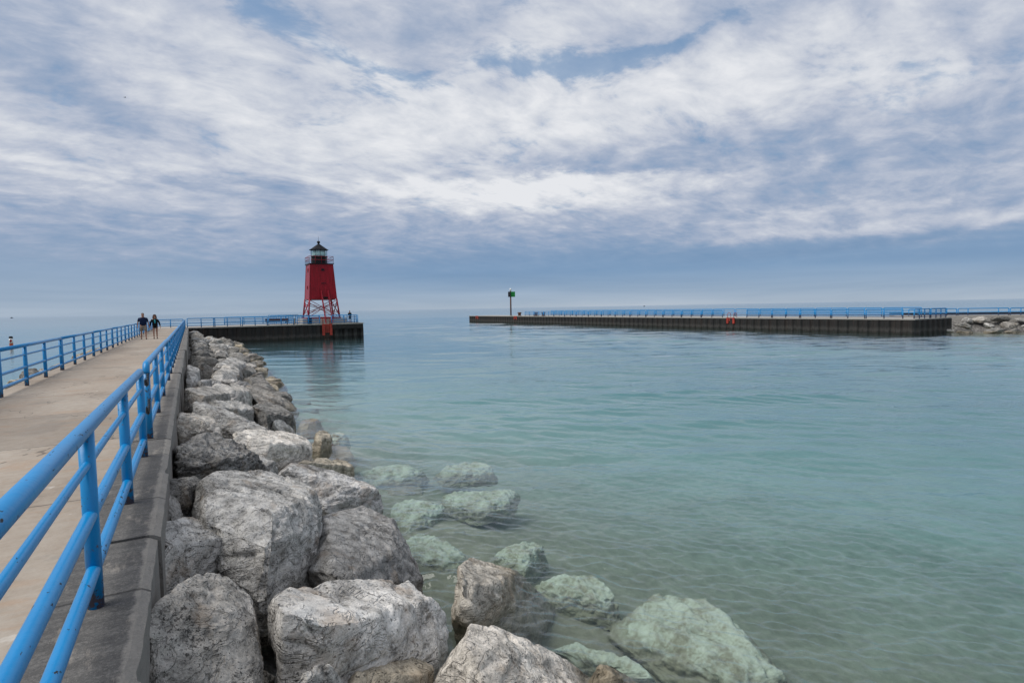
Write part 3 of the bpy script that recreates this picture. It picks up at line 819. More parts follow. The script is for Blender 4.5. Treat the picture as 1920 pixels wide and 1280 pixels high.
b = rail_panel(7.9, [0, 2.35, 4.7, 7.9], n=24, rp=.045, H=1.05, mids=(.83, .50, .19), mid_r=(.024, .037, .037))
place(b, RX, 9.45, DZ, PI / 2, 'blue railing panel with rounded end just beyond the chained gap, stone side', g)
c = rail_panel(7.9, [0, 2.0, 4.0, 5.95, 7.9], n=12, rp=.047, mid_r=(.026, .038, .038))
y = 17.5; k = 0
while y < 81:
    lab = '%s blue railing panel beyond the chained gap, along the stone side of walkway' % ORD[k + 1]
    if k == 0: o = place(c, RX, y, DZ, PI / 2, lab, g)
    else: o = dup(c, (RX, y, DZ), PI / 2, lab)
    y += 8.05; k += 1
g = 'railing panels on the lake side of the walkway'
d = rail_panel(6.85, [0, 2.3, 4.5, 6.85], n=14, cap_round=False, rp=.046, mid_r=(.026, .038, .038))
ys = [9.3 + 6.98 * i for i in range(11)]
for i, y in enumerate(ys):
    if y + 6.85 > 84: break
    lab = '%s blue railing panel along the open lake side, counting away from the camera' % ORD[i]
    if i == 0: place(d, -3.68, y, DZ, PI / 2, lab, g)
    else: dup(d, (-3.68, y, DZ), PI / 2, lab)
# chains across the gap
def chain(p0, p1, sag, label):
    mb = MB(); p0, p1 = Vector(p0), Vector(p1); n = 34
    P = [p0.lerp(p1, i / n) + Vector((0, 0, -sag * 4 * (i / n) * (1 - i / n))) for i in range(n + 1)]
    for i in range(n):
        a, b = P[i], P[i + 1]; t = (b - a).normalized(); m_ = (a + b) / 2; L = (b - a).length * .68
        s = Vector((1, 0, 0)) if i % 2 else t.cross(Vector((1, 0, 0))).normalized()
        ring = [m_ + t * (L * math.cos(q)) + s * (.017 * math.sin(q)) for q in [2 * PI * j / 10 for j in range(11)]]
        mb.tube(ring, .0055, 5, cap=False)
    tag(mb.build('chain', M['chain']), label, 'chain', 'chains across the railing gap')
chain((RX + .05, 8.35, DZ + .95), (RX + .02, 9.42, DZ + .93), .12, 'upper galvanised chain hanging across the gap between blue railing panels')
chain((RX + .05, 8.35, DZ + .60), (RX + .02, 9.42, DZ + .58), .14, 'lower galvanised chain hanging across the gap between blue railing panels')
# platform railings
g = 'railing panels round the lighthouse platform'
fr = [(-.35, 2.75), (2.6, 5.75), (5.95, 9.0), (9.15, 12.25), (12.75, 15.75), (17.35, 20.85)]
names = ['blue railing panel on platform edge where it meets the walkway railing', 'second blue railing panel on platform edge from the walkway corner', 'third blue railing panel on platform edge from the walkway corner',
         'blue railing panel on platform edge in front of the picketed blue fence', 'blue railing panel on platform edge just left of the orange ladder', 'blue railing panel on platform edge between orange ladder and the end corner']
for (x0, x1), nm in zip(fr, names):
    L = x1 - x0; o = rail_panel(L, [0, L / 2, L], n=10, H=1.12, rp=.056, mids=(.86, .54, .2)); place(o, x0, 82.45, DZ + .02, 0, nm, g)
o = rail_panel(2.9, [0, 1.45, 2.9], n=10, rp=.056); place(o, -3.7, 86.5, DZ, 0, 'blue railing panel closing the walkway end behind the strolling couple', g)
for i, (x0, x1) in enumerate([(4.5, 12.6), (13.2, 20.9)]):
    L = x1 - x0; o = rail_panel(L, [0, L / 3, 2 * L / 3, L], n=8, rp=.056, H=1.1)
    place(o, x0, 96.6, DZ, 0, ['thin blue railing on the platform back edge, left of the lighthouse', 'thin blue railing on the platform back edge, behind the lighthouse legs'][i], g)
for i, (y0, y1) in enumerate([(82.9, 86.8), (87.0, 91.6), (91.9, 96.3)]):
    L = y1 - y0; o = rail_panel(L, [0, L / 2, L], n=8, rp=.056, H=1.12)
    place(o, 21.15, y0, DZ, PI / 2, ['blue railing panel on the platform end, nearer the channel corner', 'middle blue railing panel on the platform end, behind the angler', 'blue railing panel on the platform end, at the outer lake corner'][i], g)
# picketed fence and bench left of the lighthouse
pk = empty('picket_fence', (9.9, 87.4, DZ)); tag(pk, 'low blue picket fence on the platform left of the lighthouse', 'fence')
for z in (.08, .62, 1.22): MB().tube([(0, 0, z), (4.5, 0, z)], .035, 8).build('rail', M['blue'], pk)
pm = MB()
for i in range(17): pm.bar((4.5 * i / 16, 0, 0), (4.5 * i / 16, 0, 1.24), .05)
pm.build('pickets', M['blue'], pk)
pk2 = empty('picket_fence', (10.2, 92.0, DZ)); tag(pk2, 'second blue picket fence parallel behind the first, left of lighthouse', 'fence')
for z in (.08, .62, 1.3): MB().tube([(0, 0, z), (4.2, 0, z)], .035, 8).build('rail', M['blue'], pk2)
pm = MB()
for i in range(13): pm.bar((4.2 * i / 12, 0, 0), (4.2 * i / 12, 0, 1.32), .05)
pm.build('pickets', M['blue'], pk2)
bn = empty('bench', (9.0, 84.6, DZ)); tag(bn, 'dark wooden bench on the platform behind the blue railing', 'bench')
MB().box((0, 0, .42), (3.0, .42, .50)).build('seat', M['wood'], bn)
MB().box((0, .40, .55), (3.0, .46, .82)).build('backrest', M['rust'], bn)
for x in (.15, 2.75): MB().box((x, .04, 0), (x + .1, .44, .418)).build('leg', M['black'], bn)
# posts and board by the opening
sb = empty('gate_post', (12.3, 83.1, DZ)); tag(sb, 'pale square post in the opening between platform railings', 'post')
MB().box((0, 0, 0), (.32, .25, .78)).build('post', M['concrete'], sb); MB().box((-.03, -.03, .782), (.35, .28, .84)).build('cap', M['concrete'], sb)

# far pier railings
g1, g2 = 'railing panels on the channel edge of the far pier', 'railing panels on the back edge of the far pier'
e1 = rail_panel(4.08, [0, 2.04, 4.08], n=8, rp=.064, H=1.10, mids=(.80, .52, .24), mid_r=(.046, .046, .046))
for i in range(20):
    y = 34.9 + 4.25 * i
    lab = '%s blue railing panel from the near corner, channel edge of the far pier' % ORD[i]
    if i == 0: place(e1, EX + .35, y, ED, PI / 2, lab, g1)
    elif i == 5: continue          # opening at the ladder
    else: dup(e1, (EX + .35, y, ED), PI / 2, lab)
e2 = rail_panel(4.4, [0, 2.2, 4.4], n=8, rp=.064, H=1.20, mids=(.86, .56, .26), mid_r=(.046, .046, .046))
for i in range(18):
    y = 36.4 + 4.62 * i
    lab = '%s blue railing panel from the near corner, back edge of the far pier' % ORD[i]
    if i == 0: place(e2, EX + 7.7, y, ED, PI / 2, lab, g2)
    else: dup(e2, (EX + 7.7, y, ED), PI / 2, lab)
e3 = rail_panel(3.5, [0, 1.17, 2.33, 3.5], n=8, rp=.064, H=1.10, mids=(.80, .45, .16), mid_r=(.046, .046, .046))
place(e3, EX + .6, 33.85, ED, 0, 'blue railing panel on the short end of the far pier, channel half', g1)
dup(e3, (EX + 4.35, 33.85, ED), 0, 'blue railing panel on the short end of the far pier, shore half')

# ================================================================== LADDERS
def pier_ladder(x, y, z0, z1, w, rz, label, hoops=True):
    o = empty('pier_ladder', (x, y, 0), rz); tag(o, label, 'ladder', 'escape ladders on the piers')
    for s in (-1, 1):
        MB().box((s * w / 2 - .17, -.16, z0), (s * w / 2 + .17, 0, z1)).build('side_plate', M['orange'], o)
    m_ = MB(); k = int((z1 - z0 + .6) / .3)
    for i in range(k): m_.tube([(-w / 2, -.10, z0 - .55 + .3 * i), (w / 2, -.10, z0 - .55 + .3 * i)], .028, 8)
    m_.build('rungs', M['rust'], o)
    MB().box((-w / 2 + .171, -.05, z0 + .35), (w / 2 - .171, -.01, z1 - .02)).build('back_plate', M['orange'], o)
    if hoops:
        for s in (-1, 1):
            MB().tube([(s * w / 2, -.08, z1), (s * w / 2, -.08, z1 + .55), (s * w / 2, .1, z1 + .72), (s * w / 2, .45, z1 + .72), (s * w / 2, .62, z1 + .5), (s * w / 2, .62, z1)], .035, 8).build('grab_rail', M['orange'], o)
    return o
pier_ladder(16.65, 82.15, .55, DZ, 1.0, 0, 'orange steel ladder on the platform wall below the lighthouse')
pier_ladder(EX - .02, 58.5, .95, ED, 1.1, -PI / 2, 'orange ladder midway along the far pier wall')
pier_ladder(EX - .02, 123.7, .95, ED, 1.1, -PI / 2, 'small orange ladder on far pier just right of the green sign mast', False)
pier_ladder(EX - .02, 145.6, .95, ED, 1.1, -PI / 2, 'small orange ladder near the outer tip of the far pier', False)

# ================================================================== LIGHTHOUSE
LX, LY = 16.9, 87.2
lh = empty('lighthouse', (LX, LY, DZ)); tag(lh, 'red square lighthouse on braced steel legs with black lantern room and conical roof', 'lighthouse')
MB().box((-3.1, -2.75, 0), (3.1, 2.75, .72)).build('plinth', M['concrete'], lh)
fm = MB()
for s in (-1, 1):
    fm.box((-2.35, s * 2.2 - .09, .722), (2.35, s * 2.2 + .09, .90)); fm.box((s * 2.2 - .09, -2.1, .724), (s * 2.2 + .09, 2.1, .898))
fm.build('base_frame', M['red_dark'], lh)
zb, zt = 3.52, 8.56; hb0, hb, ht = 2.18, 1.92, 1.60
for sx in (-1, 1):
    for sy in (-1, 1):
        MB().tube([(sx * hb0, sy * hb0, .9), (sx * (hb - .02), sy * (hb - .02), zb + .02)], .115, 12).build('leg', M['red_dark'], lh)
def face_pt(k, s, z):
    h = hb0 + (hb - hb0) * (z - .9) / (zb - .9); s *= h
    return [(s, -h, z), (h, s, z), (s, h, z), (-h, s, z)][k]
for k in range(4):
    for (z0, z1) in ((.95, zb - .1), (.95 + .55, zb - .1 - .55)):
        MB().bar(face_pt(k, -1, z0), face_pt(k, 1, z1 if z0 < 1.2 else z1), .075).build('brace', M['red_dark'], lh)
        MB().bar(face_pt(k, 1, z0), face_pt(k, -1, z1), .075).build('brace', M['red_dark'], lh)
MB().bar((-hb, -.75, zb - .06), (hb, -.75, zb - .06), .12).build('floor_beam', M['red_dark'], lh)
MB().bar((-hb, .75, zb - .06), (hb, .75, zb - .06), .12).build('floor_beam', M['red_dark'], lh)
bd = MB(); bd.add([(-hb, -hb, zb), (hb, -hb, zb), (hb, hb, zb), (-hb, hb, zb), (-ht, -ht, zt), (ht, -ht, zt), (ht, ht, zt), (-ht, ht, zt)],
                  [(0, 3, 2, 1), (4, 5, 6, 7), (0, 1, 5, 4), (1, 2, 6, 5), (2, 3, 7, 6), (3, 0, 4, 7)])
body = bd.build('tower', M['red'], lh)
cb = MB()
for sx in (-1, 1):
    for sy in (-1, 1): cb.bar((sx * hb, sy * hb, zb), (sx * ht, sy * ht, zt), .07)
cb.build('corner_trim', M['red_dark'], lh)
def slope_x(z): return hb + (ht - hb) * (z - zb) / (zt - zb)
def tower_window(x, z, w, h, side, name='window'):
    s = slope_x(z) + .012
    if side == 'front':
        f = MB().box((x - w / 2, -s - .05, z - h / 2), (x + w / 2, -s + .06, z + h / 2)).build(name, M['red_dark'], lh)
        MB().box((x - w / 2 + .06, -s - .053, z - h / 2 + .05), (x + w / 2 - .06, -s - .04, z + h / 2 - .05)).build('pane', M['black'], f)
    else:
        f = MB().box((-s - .05, x - w / 2, z - h / 2), (-s + .06, x + w / 2, z + h / 2)).build(name, M['red_dark'], lh)
        MB().box((-s - .053, x - w / 2 + .05, z - h / 2 + .05), (-s - .04, x + w / 2 - .05, z + h / 2 - .05)).build('pane', M['black'], f)
tower_window(-.1, 7.7, .45, .55, 'left'); tower_window(-.1, 5.2, .4, .5, 'left')
tower_window(.12, 7.75, .55, .42, 'front', 'vent'); tower_window(.15, 5.82, .75, .18, 'front', 'vent')
MB().box((.05, -1.93, zb + .03), (.75, -1.86, zb + .33)).build('hatch', M['black'], lh)
# access stair up the channel side
st = MB(); z0, z1 = .05, 4.75
def sp(x, t): return (x + (-.10 if x > .2 else -.12) * t, -4.1 + 2.28 * t, z0 + (z1 - z0) * t)
for x in (-.17, .75): st.bar(sp(x, 0), sp(x, 1), .12, .16)
la = st.build('stair', M['red_dark'], lh)
tr = MB()
for i in range(14):
    t = (i + .5) / 18.5; a_, b_ = Vector(sp(-.17, t)), Vector(sp(.75, t)); tr.bar(a_, b_, .12, .03)
tr.build('treads', M['red_dark'], la)
hr = MB()
for x in (-.2, .78):
    A, B_ = Vector(sp(x, .0)), Vector(sp(x, 1.0)); up = Vector((0, -.62, .55))
    hr.tube([A + up, B_ + up * .4, B_ + Vector((0, .15, .1))], .03, 8)
    for t in (.1, .4, .7): hr.tube([Vector(sp(x, t)), Vector(sp(x, t)) + up * (1 - .6 * t)], .022, 6)
hr.build('handrail', M['red_dark'], la)
# gallery
MB().box((-1.74, -1.74, zt), (1.74, 1.74, zt + .10)).build('gallery_deck', M['black'], lh)
gr = MB(); q = 1.68
for z in (.52, 1.02):
    gr.tube([(-q, -q, zt + .1 + z), (q, -q, zt + .1 + z), (q, q, zt + .1 + z), (-q, q, zt + .1 + z), (-q, -q, zt + .1 + z)], .030, 8)
for i in range(5):
    t = -q + 2 * q * i / 4
    for a_ in ((t, -q), (t, q), (-q, t), (q, t)):
        gr.tube([(a_[0], a_[1], zt + .1), (a_[0], a_[1], zt + 1.13)], .028, 6)
gr.build('gallery_railing', M['red_dark'], lh)
# lantern
n = 10; c0 = (.0, 0.)
MB().lathe([(1.12, zt + .102), (1.10, zt + 1.12), (1.20, zt + 1.13), (1.20, zt + 1.20)], n, smooth=False).build('lantern_base', M['black'], lh)
gz0, gz1 = zt + 1.20, zt + 2.13
gl = MB().lathe([(1.10, gz0), (1.10, gz1)], n, smooth=False, caps=False).build('lantern_glass', M['glass'], lh)
mu = MB()
for k in range(n):
    q = 2 * PI * (k + .5) / n; mu.bar((1.12 * math.cos(q), 1.12 * math.sin(q), gz0), (1.12 * math.cos(q), 1.12 * math.sin(q), gz1), .042)
mu.build('mullions', M['iron'], lh)
MB().lathe([(.30, gz0), (.30, gz0 + .04), (.84, gz0 + .05), (.92, gz0 + .20), (.92, gz0 + .62), (.82, gz0 + .80), (.2, gz0 + .84)], 16).build('beacon_fill', M['lantern_fill'], lh)  # lens barrel made pale and oversized, added to brighten the lantern glass
rf = MB().lathe([(1.16, gz1 - .01), (1.36, gz1 + .0), (1.37, gz1 + .07), (1.22, gz1 + .13), (.2, gz1 + .86), (.13, gz1 + .92)], n, smooth=False).build('roof', M['iron'], lh)
MB().lathe([(.13, gz1 + .90), (.11, gz1 + .98), (.20, gz1 + 1.06), (.24, gz1 + 1.18), (.20, gz1 + 1.30), (.05, gz1 + 1.37)], 14).build('ventilator_ball', M['black'], rf)
MB().tube([(0, 0, gz1 + 1.36), (0, 0, gz1 + 2.05)], [.022, .010], 6).build('lightning_rod', M['iron'], rf)
# things under the tower
bl = empty('barrel', (14.6, 83.6, DZ)); tag(bl, 'dark blue barrel beside the lighthouse plinth behind railing', 'barrel')
MB().lathe([(.28, 0), (.31, .05), (.31, .28), (.33, .30), (.31, .32), (.31, .58), (.33, .60), (.31, .62), (.31, .86), (.28, .90)], 16).build('drum', M['navy'], bl)
MB().lathe([(.27, .901), (.27, .925)], 16).build('lid', M['blue'], bl)

# ================================================================== CHANNEL MARKER ON FAR PIER
mk = empty('channel_marker', (73.0, 129.7, ED)); tag(mk, 'tall steel mast with bright green square board on the far pier tip', 'marker')
MB().tube([(0, 0, 0), (0, 0, 6.4)], .19, 12).build('mast', M['rust'], mk)
MB().box((-.35, -.35, 0), (.35, .35, .12)).build('base', M['concrete'], mk)
def board(px, rz, mat):
    mb = MB(); c_, s_ = math.cos(rz), math.sin(rz)
    def P(x, y, z): return (px[0] + x * c_ - y * s_, px[1] + x * s_ + y * c_, z)
    a_ = .60
    vs = [P(x, y, z) for z in (4.92, 6.28) for x, y in ((-a_, -.03), (a_, -.03), (a_, .03), (-a_, .03))]
    mb.add(vs, [(0, 3, 2, 1), (4, 5, 6, 7), (0, 1, 5, 4), (1, 2, 6, 5), (2, 3, 7, 6), (3, 0, 4, 7)])
    return mb
board((.42, -.42), rad(-24), M['green']).build('sign_board', M['green'], mk)
board((-.34, .0), rad(-85), M['black']).build('sign_board', M['black'], mk)
MB().lathe([(.16, 6.4), (.20, 6.5), (.20, 6.62), (.27, 6.64), (.27, 7.0), (.15, 7.14), (.02, 7.16)], 12).build('lantern', M['white'], mk)
for i, (y, mt_, nm) in enumerate([(125.6, 'rust', 'rusty round bollard just right of the green sign mast'), (117.6, 'rust', 'rusty bollard behind the first far railing panel'), (114.3, 'rust', 'second rusty bollard behind the far railing')]):
    o = empty('bollard', (73.2, y, ED)); tag(o, nm, 'bollard', 'bollards on the far pier')
    MB().lathe([(.42, 0), (.38, .06), (.36, .62), (.52, .66), (.54, .82), (.46, .90), (.1, .93)], 14).build('shaft', M[mt_], o)
    MB().lathe([(.62, -.002), (.62, .05)], 14).build('base', M['rust'], o)

# ================================================================== SHORE WALL RIGHT OF THE FAR PIER
sw = empty('shore_wall', (80.3, 38.2, 0), math.atan2(-.80, .60)); tag(sw, 'pale concrete wall with rocks at its foot, running right from far pier', 'wall')
MB().box((-1.5, 0, -2), (45, 5.5, 1.93)).build('wall', M['concrete'], sw)
MB().box((-1.5, 4.2, 1.932), (45, 5.6, 2.22)).build('parapet', M['piling'], sw)
e4 = rail_panel(5.0, [0, 1.0, 4.0, 5.0], n=8, rp=.055, H=.86, mids=(.38, .10), mid_r=(.05, .05))
th = math.atan2(-.80, .60)
for i in range(5):
    s_ = -.3 + 5.15 * i; x, y = 80.3 + s_ * .60 + .3 * .8, 38.2 - s_ * .80 + .3 * .6
    lab = '%s blue railing panel on the shore wall, counting right from the far pier' % ORD[i]
    if i == 0: place(e4, x, y, 1.93, th, lab, 'railing panels on the shore wall')
    else: dup(e4, (x, y, 1.93), th, lab)
sheet('rubble_bank', np.arange(76, 112, 1.2), np.arange(-4, 41, 1.2), lambda X, Y: np.clip(1.3 - .55 * ((80.3 - X) * -.80 * -1 + (38.2 - Y) * .60), -8, 1.5), M['rubble'])

# ================================================================== BUOY, BOATS, GULL
bu = empty('buoy', (-21.3, 100.7, 0)); tag(bu, 'small white can buoy with dark orange marks, floating at left edge', 'buoy')
MB().lathe([(.20, -.5), (.21, 0), (.21, .35), (.21, .36)], 14).build('lower_drum', M['purple'], bu)
MB().lathe([(.205, .361), (.205, .99)], 14).build('drum', M['white'], bu)
MB().lathe([(.21, .991), (.21, 1.22), (.12, 1.28)], 14).build('top_band', M['iron'], bu)
dm = MB(); dm.add([(-.15, -.215, .68), (0, -.225, .45), (.18, -.215, .68), (0, -.225, .91), (-.15, -.2, .68), (0, -.2, .45), (.18, -.2, .68), (0, -.2, .91)],
                  [(0, 1, 2, 3), (7, 6, 5, 4), (0, 4, 5, 1), (1, 5, 6, 2), (2, 6, 7, 3), (3, 7, 4, 0)])
dm.build('diamond_mark', M['red'], bu)
def boat(u, v, dist, label, L=9):
    r = ray(u, v); r[2] = 0; r = r / np.linalg.norm(r) * dist
    o = empty('motor_boat', (r[0], r[1], 0), rad(20)); tag(o, label, 'boat', 'boats on the horizon')
    h = MB(); n_ = 8
    for i in range(n_ + 1):
        t = i / n_; w = 1.3 * math.sqrt(max(0.02, 1 - t ** 3)); x = -L / 2 + L * t; d_ = 1.1 + .4 * t
        h.v += [(x, -w, d_), (x, -w * .7, -.2), (x, w * .7, -.2), (x, w, d_)]
    for i in range(n_):
        for k in range(4):
            h.f.append((4 * i + k, 4 * i + (k + 1) % 4, 4 * i + 4 + (k + 1) % 4, 4 * i + 4 + k)); h.s.append(False)
    h.f += [(3, 2, 1, 0), (4 * n_, 4 * n_ + 1, 4 * n_ + 2, 4 * n_ + 3)]; h.s += [False, False]
    h.build('hull', M['navy'], o)
    MB().box((-L * .25, -.9, 1.3), (L * .15, .9, 2.9)).build('cabin', M['iron'], o)
boat(1208, 571, 2200, 'tiny dark boat on the horizon above the far pier')
boat(22, 595, 2600, 'tiny dark boat on the horizon at left edge', 8)
r = ray(234, 183); r = r / np.linalg.norm(r) * 170
gu = empty('gull', (r[0], r[1], EYE + r[2]), rad(40)); tag(gu, 'tiny dark gull flying against the pale clouds at left', 'bird')
gb = MB().tube([(-.25, 0, 0), (-.12, 0, .01), (.08, 0, .02), (.2, 0, .03), (.28, 0, .02)], [.02, .06, .07, .045, .012], 8)
gb.add([(-.05, .03, .03), (.12, .03, .04), (.05, .33, .14), (-.05, .62, .06), (-.05, .32, .12)], [(0, 1, 2, 4), (4, 2, 3)])
gb.add([(-.05, -.03, .03), (.12, -.03, .04), (.05, -.33, .14), (-.05, -.62, .06), (-.05, -.32, .12)], [(4, 2, 1, 0), (3, 2, 4)])
gb.build('body', M['iron'], gu)

# ================================================================== PEOPLE
def skin_mesh(name, verts, edges, radii, mat, parent, root=0, levels=2):
    me = bpy.data.meshes.new(name); me.from_pydata(verts, edges, [])
    o = bpy.data.objects.new(name, me); COL.objects.link(o)
    sk = o.modifiers.new('Skin', 'SKIN'); sk.use_smooth_shade = True
    for i, rr in enumerate(radii):
        s_ = me.skin_vertices[0].data[i]; s_.radius = rr if isinstance(rr, tuple) else (rr, rr); s_.use_root = (i == root)
    sb_ = o.modifiers.new('Sub', 'SUBSURF'); sb_.levels = levels; sb_.render_levels = levels
    dg = bpy.context.evaluated_depsgraph_get()
    ev = bpy.data.meshes.new_from_object(o.evaluated_get(dg))
    bpy.data.objects.remove(o)
    ev.name = name; ev.materials.clear(); ev.materials.append(mat)
    ev.polygons.foreach_set('use_smooth', [True] * len(ev.polygons))
    return link(name, ev, parent)
def person(loc, rz, label, H, build_, stride, arms, cloth, hair):
    """faces -y before rotation; skeleton in metres, one skinned body, clothes over it"""
    root = empty('person', loc, rz); tag(root, label, 'person')
    k = H / 1.8; w = build_
    V, Eg, Rd = [], [], []
    def add(p, r, par=None):
        V.append(tuple(c * k for c in p)); Rd.append(r * k if not isinstance(r, tuple) else (r[0] * k, r[1] * k))
        if par is not None: Eg.append((par, len(V) - 1))
        return len(V) - 1
    pel = add((0, 0, .95), (.15 * w, .11 * w)); wa = add((0, .01, 1.10), (.14 * w, .11 * w), pel); ch = add((0, .01, 1.30), (.165 * w, .115 * w), wa)
    sh = add((0, .015, 1.45), (.12 * w, .085), ch); nk = add((0, 0, 1.54), .055, sh); hd = add((0, -.012, 1.63), (.070, .082), nk)
    ht_ = add((0, -.005, 1.71), (.078, .094), hd); add((0, .005, 1.785), (.045, .06), ht_)
    add((0, -.105, 1.655), .014, hd)
    for s in (-1, 1): add((s * .083, .0, 1.665), .016, hd)
    joints = {}
    for s in (-1, 1):
        st_ = stride * s
        hip = add((s * .095 * w, 0, .90), .088 * w, pel); kn = add((s * .10 * w, -.5 * st_ - .03, .50), .058, hip)
        an = add((s * .10 * w, (-1.0 if st_ > 0 else -.75) * st_ + (.0 if st_ >= 0 else .03), .09), .038, kn)
        add((s * .11 * w, V[an][1] / k - .13, .035), .036, an)
        joints[s] = (V[hip], V[kn], V[an], V[-1])
        a = arms[s]; so = add((s * .178 * w, .015, 1.395), .056, sh)
        el_ = add((s * (.19 * w + a[0]), .02 + a[1], 1.16), .043, so); wr = add((s * (.19 * w + a[2]), a[3], a[4]), .029, el_)
        pm_ = add((s * (.19 * w + a[2] + a[5]), a[3] - .02, a[4] - .075), (.034, .022), wr)
        for f in range(4):
            b_ = (-1.5 + f) * .016; L = (.068, .078, .074, .058)[f]
            x0, y0, z0 = V[pm_][0] / k, V[pm_][1] / k, V[pm_][2] / k
            q1 = add((x0 + s * .004, y0 + b_, z0 - .05), .0095, pm_); add((x0 - s * .012, y0 + b_ * 1.1 - .006, z0 - .05 - L * .75), .008, q1)
        t1 = add((V[pm_][0] / k - s * .012, V[pm_][1] / k - .040, V[pm_][2] / k - .005), .011, pm_); add((V[t1][0] / k - s * .006, V[t1][1] / k - .016, V[t1][2] / k - .042), .009, t1)
        joints[('a', s)] = (V[so], V[el_], V[wr])
    skin_mesh('body', V, Eg, Rd, M['skin'], root, levels=1)
    def seg(name, chain, mat, branches=(), levels=1):
        v, e, r_ = [], [], []
        for i, (p, q) in enumerate(chain):
            v.append(p); r_.append(q)
            if i: e.append((i - 1, i))
        for at, br in branches:
            prev = at
            for p, q in br:
                v.append(p); r_.append(q); e.append((prev, len(v) - 1)); prev = len(v) - 1
        return skin_mesh(name, v, e, r_, mat, root, levels=levels)
    kk = lambda p, f=1: tuple(c * k * f for c in p)
    top_low = cloth.get('top_low', .90)
    sc = lambda a, b: (a * k * w, b * k * w)
    br = []
    for s in (-1, 1):
        A, B_, W_ = joints[('a', s)]
        mid = tuple(A[i] + (B_[i] - A[i]) * .8 for i in range(3)); end = tuple(B_[i] + (W_[i] - B_[i]) * .9 for i in range(3))
        br.append((2, [(A, .078 * k * w), (mid, .066 * k)] + ([(end, .046 * k)] if cloth['sleeve'] == 'long' else [])))
    chain = [(kk((0, .005, top_low)), sc(.185, .145)), (kk((0, -.01, 1.08)), sc(.185, .150)), (kk((0, .01, 1.36)), sc(.178, .135)), (kk((0, .012, 1.475)), sc(.135, .105)), (kk((0, .010, 1.515)), sc(.07, .075))]
    seg('top', chain, cloth['top'], br)
    lb = []
    leg_end = cloth['leg_end']
    for s in (-1, 1):
        hp, kn_, an_, ft = joints[s]
        e_ = tuple(hp[i] + (kn_[i] - hp[i]) * leg_end for i in range(3))
        lb.append((1, [(hp, .108 * k * w), (e_, .092 * k * w)]))
        seg('shoe', [(tuple(an_[i] + (0, .05, -.035)[i] * k for i in range(3)), .046 * k), (tuple(an_[i] + (0, -.06, -.045)[i] * k for i in range(3)), .050 * k), (tuple(ft[i] + (0, -.03, .003)[i] * k for i in range(3)), .042 * k)], cloth['shoe'])
        if cloth.get('sock'):
            seg('sock', [(tuple(an_[i] + (0, 0, .0)[i] for i in range(3)), .044 * k), (tuple(an_[i] + (kn_[i] - an_[i]) * .2 for i in range(3)), .046 * k)], M['white'])
    seg('shorts', [(kk((0, .005, 1.0)), sc(.168, .13)), (kk((0, .005, .90)), sc(.165, .13))], cloth['bottom'], lb)
    if cloth.get('inner'):
        seg('shirt_front', [(kk((0, -.095 * w, 1.12)), sc(.06, .05)), (kk((0, -.09 * w, 1.30)), sc(.062, .06)), (kk((0, -.06 * w, 1.44)), sc(.05, .05))], cloth['inner'])
    if hair == 'short':
        seg('hair', [(kk((0, .03, 1.64)), .080 * k), (kk((0, .015, 1.745)), (.098 * k, .104 * k)), (kk((0, -.005, 1.80)), (.080 * k, .098 * k))], cloth['hair'])
    elif hair == 'cap':
        seg('cap', [(kk((0, .02, 1.70)), (.088 * k, .096 * k)), (kk((0, .0, 1.77)), (.080 * k, .090 * k)), (kk((0, 0, 1.805)), (.04 * k, .05 * k))], cloth['hair'])
    else:
        seg('hair', [(kk((0, .045, 1.42)), (.150 * k, .075 * k)), (kk((0, .035, 1.56)), (.160 * k, .095 * k)), (kk((0, .012, 1.72)), (.132 * k, .118 * k)), (kk((0, -.005, 1.82)), (.09 * k, .105 * k))], cloth['hair'])
    return root
DN = {1: (.06, .0, .10, -.06, .92, .0), -1: (.07, .02, .10, .06, .92, .0)}
person(tuple(at_z(270, 635.8, DZ)), rad(8), 'man in navy shirt and khaki shorts walking along the pier', 1.86, 1.22, .20, DN,
       dict(top=M['navy'], sleeve='short', bottom=M['khaki'], leg_end=.95, shoe=M['shoe'], hair=M['hair_grey'], top_low=.90), 'short')
person(tuple(at_z(292, 634.8, DZ)), rad(4), 'woman in open black jacket over teal top walking beside the man', 1.74, 1.0, -.14,
       {1: (.10, .02, .14, -.03, .92, .0), -1: (.10, .0, .13, .03, .92, .0)},
       dict(top=M['darkcloth'], sleeve='long', bottom=M['darkcloth'], leg_end=.42, shoe=M['shoe'], hair=M['hair_brown'], top_low=.80, inner=M['teal'], sock=True), 'long')
person((20.35, 84.2, DZ), rad(10), 'person in black hooded jacket standing at the platform railing', 1.80, 1.08, .03,
       {1: (.05, .0, -.06, -.24, 1.12, -.02), -1: (.05, .0, -.06, -.24, 1.12, -.02)},
       dict(top=M['darkcloth'], sleeve='long', bottom=M['darkcloth'], leg_end=.95, shoe=M['shoe'], hair=M['darkcloth'], top_low=.84), 'cap')

